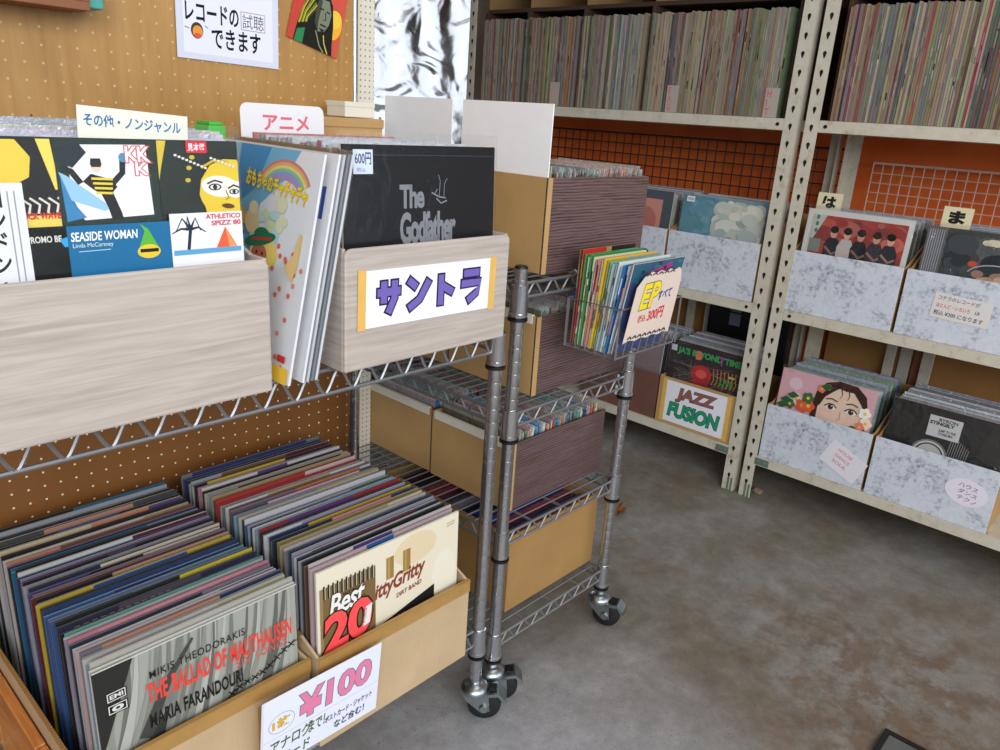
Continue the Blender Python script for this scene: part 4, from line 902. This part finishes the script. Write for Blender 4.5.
paper_part('title_slip', mC, .125, .085, slip2, (232, 226, 234), (.195, -.0014, .062), (0, .42, 0), .0006, 'pinkish slip with faint red writing')
a = Art(0.); 
a.mb.prism([(.055+.055*math.cos(k*PI/16), .0006, .04+.04*math.sin(k*PI/16)) for k in range(32)][::-1], (0, -.0006, 0), (234, 226, 236))
for k, s_ in enumerate(('ハウス', 'ダンス', 'テクノ')): a.text(s_, .03+.004*k, .053-.019*k, .05, .014, (130, 90, 140), .01, .05, -.05)
o = a.build('oval_slip', mD, M_paper); o.location = (.205, -.0014, .070); o.rotation_euler = (0, .12, 0); o['label'] = 'oval white slip with purple katakana'
# jazz box
jb = open_box('record_box', 'kraft box with the jazz fusion sign on the lower left steel shelf', (XF+.006, 1.345, zl+.0005), RZ, .305, .36, .178, M_kraft, M_kraft, None, .004, 'box', None, .001)
def art_jazz(a, w, h):
    O = (50, 30, 26); a.text('JAZZ', .048, .082, .160, .056, (150, 96, 84), .045, .15, .02, .98, .025, O); a.text('FUSION', .022, .022, .206, .056, (40, 150, 110), .045, .12, 0, .98, .025, (20, 50, 40))
s_ = paper_part('sign', jb, .252, .156, art_jazz, (238, 236, 244), (.026, -.0012, .012), (0, 0, 0), .0008, 'white sign with brown and green lettering')
for x in (-.010, .246): mb = MB(); mb.box(x, x+.017, -.0006, -.0001, -.004, .160); mb.build('yellow_tape', M_ytape, s_)
bb = open_box('record_box', 'reddish-brown wood-grain box left of the jazz box on the left steel rack', (XF+.01, 1.69, zl+.0005), RZ, .337, .36, .172, M_brown, M_brown, .26, .004, 'box', None, .001)
def slip3(a, w, h):
    for k in range(4): a.line([(.008, h-.012-.012*k), (w-.01-.008*(k % 2), h-.012-.012*k)], .002, (150, 150, 170))
paper_part('title_slip', bb, .07, .085, slip3, (226, 230, 240), (.155, -.0014, .045), (0, .06, 0), .0006, 'white slip with faint writing')

# records shown face-on in the steel rack boxes
def shelf_rec(label, ytop, z, art, base, w=.305, film=.014, dx=.03, tilt=.13, t=.004, cz=.006, name='record'):
    return cover_record(label, (XF+.004+dx, ytop, z+cz), (-tilt, 0, RZ), art, base, w, .315, t, film, name)
def rot_fix(T, tilt):
    loc = T.location.copy(); T.rotation_euler = (0, 0, 0); T.matrix_world = Matrix.Translation(loc) @ Matrix.Rotation(RZ, 4, 'Z') @ Matrix.Rotation(-tilt, 4, 'X')
def blobs(a, seed, n, x0, x1, y0, y1, r0, r1, pal, soft=None):
    q = random.Random(seed)
    for k in range(n):
        r = q.uniform(r0, r1); c = q.choice(pal)
        if soft: c = mixc(soft, c, q.uniform(.2, .8))
        a.ell(min(max(q.uniform(x0, x1), x0+r), x1-r), min(max(q.uniform(y0, y1), y0+r), y1-r), r, r*q.uniform(.5, 1), c, 12, q.uniform(-.6, .6)) if False else a.ell(min(max(q.uniform(x0, x1), x0+r), x1-r), min(max(q.uniform(y0, y1), y0+r), y1-r), r, r*.7, c, 12)
def art_redroom(a, w, h):
    a.rect(0, 0, w, h, (220, 218, 212)); a.rect(.02, .0, w-.014, h-.016, (172, 66, 60))
    blobs(a, 21, 50, .02, w-.014, .14, h-.016, .01, .035, [(204,90,80),(150,50,50),(226,130,112),(190,170,166),(120,56,56)], (172, 66, 60))
    a.poly([(.02, .2), (.06, h-.016), (.02, h-.016)], (196, 200, 190)); a.rect(.02, .18, .055, .22, (130, 140, 134))
    for (x, c, sk) in ((.09, (40,42,50), (214,160,136)), (.13, (196,190,186), (222,170,146)), (.17, (34,34,40), (206,150,126)), (.215, (60,56,64), (214,160,136)), (.255, (44,48,56), (220,170,150))):
        a.poly([(x-.022, .14), (x-.024, .205), (x-.014, .228), (x+.014, .228), (x+.024, .205), (x+.022, .14)], c); a.ell(x, .243, .0105, .015, sk, 16); a.ell(x, .253, .0125, .011, (30, 24, 22), 16); a.line([(x-.02, .2), (x+.004, .18), (x+.02, .19)], .007, mixc(c, sk, .6))
    for k in range(3): a.ell(.034, .285-.02*k, .005, .007, (70, 130, 110), 12)
    a.rect(.02, .145, w-.014, .163, (186, 44, 48))
def art_mafront(a, w, h):
    a.rect(0, 0, w, h, (58, 62, 64)); a.rect(0, 0, .05, h, (96, 98, 102)); 
    for k in range(7): a.line([(.006+.006*k, .15), (.006+.006*k, .3)], .002, (170, 172, 178))
    blobs(a, 41, 80, .055, w, .14, h, .012, .04, [(34,40,44),(60,66,70),(90,94,96),(44,48,54),(110,110,108)], (58, 62, 64))
    blobs(a, 42, 16, .13, .24, .15, .21, .01, .022, [(176,140,116),(150,120,104),(196,160,140)]); blobs(a, 43, 8, .14, .2, .27, .295, .006, .014, [(190,180,150),(206,196,170)]); a.ell(.13, .22, .012, .008, (190, 80, 60))
    a.ring(.19, .19, .07, .035, .003, (170, 172, 174), .2, 2.9)
def art_girl(a, w, h):
    a.rect(0, 0, w, h, (228, 178, 186)); a.rect(0, 0, .3, .17, (236, 200, 206)); a.ell(.05, .265, .022, .02, (236, 206, 216)); a.text('TOKYO', .012, .298, .024, .006, (170, 120, 130))
    a.poly([(.115, .12), (.112, .2), (.12, .26), (.145, .295), (.185, .309), (.24, .306), (.272, .28), (.288, .22), (.285, .12)], (64, 34, 28)); a.poly([(.135, .12), (.132, .21), (.142, .255), (.175, .288), (.21, .282), (.25, .285), (.268, .245), (.268, .12)], (244, 212, 188))
    blobs(a, 51, 10, .14, .18, .17, .215, .01, .018, [(246,200,184)], (244, 212, 188)); blobs(a, 52, 8, .225, .262, .17, .21, .01, .016, [(246,200,184)], (244, 212, 188))
    a.poly([(.13, .24), (.165, .3), (.205, .302), (.178, .278), (.15, .25), (.136, .215)], (56, 28, 24)); a.poly([(.2, .3), (.25, .296), (.278, .22), (.262, .252), (.235, .282)], (60, 30, 24)); a.line([(.19, .3), (.2, .27), (.196, .255)], .004, (70, 38, 30), .001); a.line([(.215, .3), (.222, .268), (.218, .256)], .004, (70, 38, 30), .001)
    for x in (.172, .236): a.ell(x, .222, .0175, .0085, (250, 244, 238)); a.ell(x, .222, .0085, .0085, (74, 46, 34)); a.ell(x, .222, .0045, .0045, (16, 10, 8)); a.ell(x+.003, .2255, .002, .002, (240,240,240)); a.line([(x-.019, .221), (x-.006, .2315), (x+.008, .2315), (x+.019, .222)], .0036, (40, 22, 18)); a.line([(x-.018, .244), (x, .249), (x+.018, .244)], .0042, (104, 64, 50))
    a.line([(.205, .215), (.208, .19), (.199, .185)], .002, (214, 160, 138)); a.ell(.203, .165, .022, .009, (210, 96, 100))
    q = random.Random(6)
    for (x, y, s) in ((.06, .215, .02), (.085, .2, .022), (.045, .195, .016), (.135, .272, .013), (.155, .282, .01), (.105, .205, .02), (.278, .23, .018), (.286, .2, .018), (.1, .23, .018), (.272, .185, .014)):
        c = q.choice([(226,96,60),(246,240,232),(232,130,110),(60,110,60),(250,220,200)]); 
        for k in range(5): a.ell(x+s*.6*math.cos(k*1.26), y+s*.6*math.sin(k*1.26), s*.5, s*.5, c, 12)
        a.ell(x, y, s*.3, s*.3, (240, 190, 70), 10)
    for (x, y) in ((.03, .205), (.05, .225), (.02, .185), (.15, .28), (.25, .17)): a.poly([(x-.018, y), (x, y+.014), (x+.022, y+.004), (x, y-.01)], (44, 96, 56))
def art_black(a, w, h):
    a.rect(0, 0, w, h, (34, 31, 30)); a.poly([(.2, 0), (w, 0), (w, h), (.27, h)], (48, 44, 42)); a.ring(.125, .16, .046, .046, .006, (206, 204, 200)); a.ell(.125, .16, .036, .036, (200, 196, 190)); a.ring(.125, .16, .05, .05, .002, (150,150,150))
    for k in range(9): a.line([(.17+.006*k, .15), (.176+.006*k, .24-.004*k)], .0016, (150, 150, 150))
    a.rect(.105, .222, .192, .285, (206, 206, 206)); a.text('BYRON', .13, .270, .05, .010, (60,60,60), .03); a.text('STINGILY', .108, .258, .066, .011, (40,40,40), .05); a.text('JUMP TO THE\nOTHER MIX', .135, .230, .046, .018, (50,50,50), .03)
def art_blue(a, w, h):
    a.rect(0, 0, w, h, (120, 160, 172)); a.poly([(0, 0), (.15, 0), (.12, h), (0, h)], (88, 140, 160))
    blobs(a, 31, 70, 0, .16, .14, h, .012, .035, [(70,130,156),(96,150,170),(120,170,182),(80,140,150)], (100, 150, 166))
    blobs(a, 32, 90, .12, w, .14, h, .012, .04, [(206,206,194),(224,220,206),(170,182,178),(150,166,168),(190,186,168),(130,150,156)], (186, 190, 182))
    a.rect(.018, .285, .048, .304, (226, 230, 234)); a.text('¥300', .021, .29, .024, .009, (90, 96, 110), .01)
def art_pink(a, w, h): a.rect(0, 0, w, h, (66, 76, 84)); a.rect(.02, 0, w-.04, h-.03, (214, 142, 124)); a.ell(.2, .2, .05, .05, (190, 110, 96))
def art_jazzrec(a, w, h):
    a.rect(0, 0, w, h, (52, 40, 42)); 
    q = random.Random(9)
    for k in range(60): a.line([(q.uniform(.01, .29), q.uniform(.15, .25)), (q.uniform(.01, .29), q.uniform(.15, .25))], .0016, q.choice([(120,100,100),(90,70,72),(150,130,120),(60,90,60)]))
    a.text('JA\'S BEYOND TIMES', .03, .258, .262, .03, (60, 170, 90), .05); a.text('B', .104, .256, .024, .032, (226, 120, 90), .06); a.text('T', .195, .256, .02, .032, (150, 70, 150), .06)
    a.ell(.135, .205, .04, .035, (196, 44, 48)); a.rect(.105, .16, .165, .2, (170, 40, 44)); a.ell(.135, .208, .022, .016, (226, 90, 80)); a.rect(.004, .268, .026, .29, (206, 214, 216)); a.rect(.238, .22, .262, .228, (190, 200, 120))
    for k in range(7): a.line([(.18+.014*k, .24), (.186+.014*k, .2), (.18+.014*k, .18)], .003, (210, 130, 60))
    a.text('LIVE', .21, .19, .05, .02, (60, 150, 80), .03)
def art_dark2(a, w, h): a.rect(0, 0, w, h, (140, 120, 122)); a.poly([(0, 0), (w*.6, 0), (w*.4, h), (0, h)], (176, 158, 156)); a.poly([(w*.3, 0), (w*.5, h), (w*.6, h), (w*.45, 0)], (206, 200, 200))
for (lab, yt, z, art, base, film, dx, cz, w) in (
    ('red group-photo record in plastic, first in the left box of the right middle shelf', .932, zm, art_redroom, (216,214,208), .012, .022, .012, .307),
    ('dark portrait record in plastic behind the yen price slip', .588, zm, art_mafront, (58,62,64), .012, .022, .006, .307),
    ('pink record with flower-crowned girl in plastic on the right bottom shelf', .918, zl, art_girl, (228,178,186), .012, .022, .006, .30),
    ('black dance record with white label sticker on the right bottom shelf', .570, zl, art_black, (34,31,30), .012, .022, .006, .307),
    ('pale blue record in shiny plastic on the left middle shelf', 1.372, zm, art_blue, (120,160,172), .012, .022, .006, .307),
    ('salmon record with grey border partly hidden on the left middle shelf', 1.718, zm, art_pink, (66,76,84), .012, .022, .006, .307),
    ('dark record with green lettering in plastic above the jazz fusion sign', 1.335, zl, art_jazzrec, (52,40,42), .012, .016, .006, .288),
    ('greyish record in plastic in the reddish-brown wood-grain box', 1.675, zl, art_dark2, (140,120,122), .012, .022, .006, .307)):
    T = cover_record(lab, (XF+.004+dx, yt, z+cz), (0, 0, 0), art, base, w, .308, .004, film, fm=M_film2); rot_fix(T, .07)
GC = [(150,152,156),(120,120,124),(176,178,182),(70,72,78),(96,98,100),(196,196,198)]
def pack_side(yt, z, n, lab, w=.303, cols=GC, d=.19, x=.064, h=.304): 
    return sleeve_pack((XF+x, yt, 0), RZ, w, d, n, z+.006, h, lab, cols, lean=.06)
pack_side(.932, zm, 24, 'packed plastic-wrapped records behind the red group-photo record'); pack_side(.588, zm, 24, 'packed plastic-wrapped records behind the dark portrait record'); pack_side(1.372, zm, 24, 'packed plastic-wrapped records behind the pale blue record'); pack_side(1.718, zm, 24, 'packed plastic-wrapped records behind the salmon record')
pack_side(.918, zl, 20, 'packed plastic-wrapped records behind the pink flower record', .302, [(60,90,160),(90,160,70),(150,152,156),(120,124,128),(176,178,182)]); pack_side(.57, zl, 24, 'packed plastic-wrapped records behind the black dance record'); pack_side(1.335, zl, 22, 'packed plastic-wrapped records behind the green-lettered record', .288); pack_side(1.675, zl, 22, 'packed plastic-wrapped records in the reddish-brown box')
# kana index cards
def kana(ch):
    def f(a, w, h): a.text(ch, w*.22, h-.046, w*.56, .036, (30, 30, 32), .06)
    return f
for (ch, yt, lab) in (('は', .940, 'cream index card with black ha character between the wrapped records'), ('ま', .585, 'cream index card with black ma character above the dark portrait record')):
    o = paper_part('index_card', None, .075, .335, kana(ch), (222, 212, 176), (2.441, yt-.018, zm+.034), (0, 0, 0), .0008); o.matrix_world = Matrix.Translation(o.location) @ Matrix.Rotation(RZ, 4, 'Z') @ Matrix.Rotation(-.065, 4, 'X'); tag(o, lab, 'card')

# ------------------------------------------------------------------ wooden cubbies full of records on the top shelves
ZC = 1.2485
def cubby(label, y0, y1, divs):
    t = thing('record_cubby', label, 'cubby', (XF, y0, ZC)); L = y1-y0
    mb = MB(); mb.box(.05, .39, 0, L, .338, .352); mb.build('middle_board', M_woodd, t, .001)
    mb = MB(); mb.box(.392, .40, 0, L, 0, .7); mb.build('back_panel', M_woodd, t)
    mb = MB(); mb.box(.05, .4, 0, L, .70, .715); mb.build('top_board', M_wood, t)
    for y in divs:
        mb = MB(); mb.box(.05, .39, y-y0-.006, y-y0+.006, .352, .699); mb.build('divider', M_wood, t, .001)
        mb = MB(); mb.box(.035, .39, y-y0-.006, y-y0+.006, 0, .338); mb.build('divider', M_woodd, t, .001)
    return t
cubby('wooden record cubby on the top shelf of the left steel rack', 1.055, 2.365, (2.358, 2.135, 1.865, 1.575, 1.062))
cubby('wooden record cubby on the top shelf of the right steel rack', -.26, .928, (.92, .33, -.25))
SPC = [('beige', (176,160,132)), ('tan', (160,138,108)), ('grey', (132,130,126)), ('blue-grey', (112,122,132)), ('pale grey', (168,166,160)), ('olive grey', (128,124,98)), ('brown', (112,88,66)), ('mauve grey', (142,122,122)), ('dark grey', (72,70,70)), ('cream', (194,180,150)), ('navy', (54,62,88)), ('white', (206,202,192)), ('dusty pink', (178,128,124)), ('sage green', (112,126,98)), ('black', (40,38,38)), ('maroon', (116,48,50)), ('red', (176,48,52)), ('yellow', (196,170,80)), ('green', (62,110,74)), ('purple', (104,80,120)), ('orange', (190,116,64))]
SPW = [9, 8, 9, 8, 8, 6, 5, 6, 5, 8, 3, 4, 3, 5, 3, 2, 2, 2, 2, 1, 2]
_last = [None]
def pick():
    if _last[0] is None or R.random() > .42 or _last[0] in SPC[10:]: _last[0] = R.choices(SPC, SPW)[0]
    return _last[0]
def mute(c): return tuple(v*.9 for v in mixc(c, (150, 132, 112), .34))
def spine(y1, t, h, dx, nme, base):
    """one record seen from its spine; spine faces local -x"""
    mb = MB(); x0 = 0
    mb.add([(x0,0,0),(.305,0,0),(.305,t,0),(x0,t,0),(x0,0,h),(.305,0,h),(.305,t,h),(x0,t,h)], [(3,2,1,0),(4,5,6,7),(0,1,5,4),(1,2,6,5),(2,3,7,6)], mixc(base, (190,184,170), .2))
    zs = [0]+sorted(R.uniform(.02, h-.02) for _ in range(5))+[h]
    for a_, b_ in zip(zs, zs[1:]):
        k = 2 if t > .006 else 1
        for q in range(k):
            ya, yb = t*q/k, t*(q+1)/k
            mb.add([(0,ya,a_),(0,yb,a_),(0,yb,b_),(0,ya,b_)], [(0,3,2,1)], jit(mixc(base, (150,140,124), R.uniform(0, .25)), 12))
    for _ in range(R.randint(0, 3)):
        z = R.uniform(.04, h-.06); l = R.uniform(.015, .05); mb.box(-.0003, 0, t*.3, t*.7, z, z+l, jit(mixc(base, R.choice(((215,210,200),(40,40,40))), .4)))
    return mb
def spine_run(ya, yb, where, group, pitch=.0082, start=1, skip=()):
    """records from y = ya (left in view) down to yb"""
    y = ya; i = start
    while y-pitch > yb:
        t = R.uniform(.0045, pitch-.0008); y -= t+.0009
        if any(a_ <= y+t and y <= b_ for a_, b_ in skip): continue
        k_ = pick(); nme, base = k_; base = mute(jit(base, 12))
        o = spine(0, t, .309+R.uniform(-.005, .004), 0, nme, base).build('record', M_spine); o.location = (XF+.012+R.uniform(0, .006), y, ZC+.0006)
        tag(o, f"{nme} record spine, {ordinal(i)} from the left {where}", 'record', group); i += 1
    return i
# far compartments: the records there are the smallest in the picture and are kept together
mb = MB()
for (ya, yb) in ((2.350, 2.143), (2.127, 1.873)):
    y = ya
    while y-.0082 > yb:
        t = R.uniform(.004, .0075); y -= t+.0008; nme, base = R.choices(SPC, SPW)[0]; q = spine(0, t, .309+R.uniform(-.005, .004), 0, nme, mute(jit(base, 10))); dx = R.uniform(.012, .018)
        b0 = len(mb.v); mb.v += [(v_[0]+dx, v_[1]+y, v_[2]) for v_ in q.v]; mb.f += [[b0+k for k in f_] for f_ in q.f]; mb.c += q.c; mb.m += q.m; mb.sm += q.sm
o = mb.build('record_spines', M_spine); o.location = (XF, 0, ZC+.0006); stuff(o, 'tightly packed record spines in the two far compartments of the left cubby', 'records')
i = spine_run(1.857, 1.583, 'in the third compartment of the left cubby', 'records in the left cubby')
spine_run(1.567, 1.07, 'in the last compartment of the left cubby', 'records in the left cubby', .0082)
spine_run(.911, .342, 'in the first compartment of the right cubby', 'records in the right cubby', .0085)
# small genre tabs stuck to the shelf edge
for (y, s_, lab, c) in ((1.98, 'CCR', 'small pink genre tab standing in the second compartment of the left cubby', (206,150,150)), (1.47, 'EAG', 'small pink genre tab near the middle of the left cubby records', (206,120,120)), (1.12, 'HIT', 'small pink genre tab by the uprights at the right end of the left cubby', (206,110,120))):
    T = thing('genre_tab', lab, 'tab', (XF+.010, y, ZC+.0006), RZ)
    mb = MB(); mb.box(0, .045, 0, .0006, 0, .085, (176,166,156)); mb.build('plate', M_paper, T)
    a = Art(-.0002); a.text('\n'.join(s_), .004, .006, .016, .074, c, .04); a.build('lettering', T, M_paper)

# ------------------------------------------------------------------ camera
cam = bpy.data.cameras.new('camera'); co = bpy.data.objects.new('camera', cam); C.objects.link(co)
rgt = Vector((.6790771, -.7313097, .0635638)); dwn = Vector((-.1932367, -.2616269, -.9456273)); fwd = Vector((.7081764, .6298710, -.3189807))
Mc = Matrix((rgt, -dwn, -fwd)).transposed().to_4x4(); Mc.translation = (0, 0, 1.2); co.matrix_world = Mc
cam.sensor_width = 36; cam.lens = 767.69/1000*36; cam.clip_start = .02
sc.camera = co

# ------------------------------------------------------------------ light
w = bpy.data.worlds.new('world'); sc.world = w; w.use_nodes = True
bg = w.node_tree.nodes['Background']; bg.inputs[0].default_value = (.80, .88, 1, 1); bg.inputs[1].default_value = .34
def area(name, loc, target, sx, sy, e, col):
    l = bpy.data.lights.new(name, 'AREA'); l.shape = 'RECTANGLE'; l.size = sx; l.size_y = sy; l.energy = e; l.color = col
    o = bpy.data.objects.new(name, l); C.objects.link(o); o.location = loc
    o.rotation_euler = (Vector(target)-Vector(loc)).to_track_quat('-Z', 'Y').to_euler(); return o
area('shopfront_daylight', (-1.35, -2.1, 2.3), (1.0, 1.1, .7), 3.2, 1.8, 150, (.91, .955, 1))
area('added_front_fill', (1.6, -2.9, 1.75), (1.6, 1.0, 1.3), 4.0, 2.6, 56, (.93, .965, 1))  # added light with no visible source, brightens the foil and front faces
area('added_top_fill', (1.2, .3, 2.55), (1.2, .3, 0), 1.2, .3, 6, (1, .97, .92))  # added weak fill from above, no such lamp is visible
sc.view_settings.view_transform = 'Standard'; sc.view_settings.look = 'None'; sc.view_settings.exposure = 0
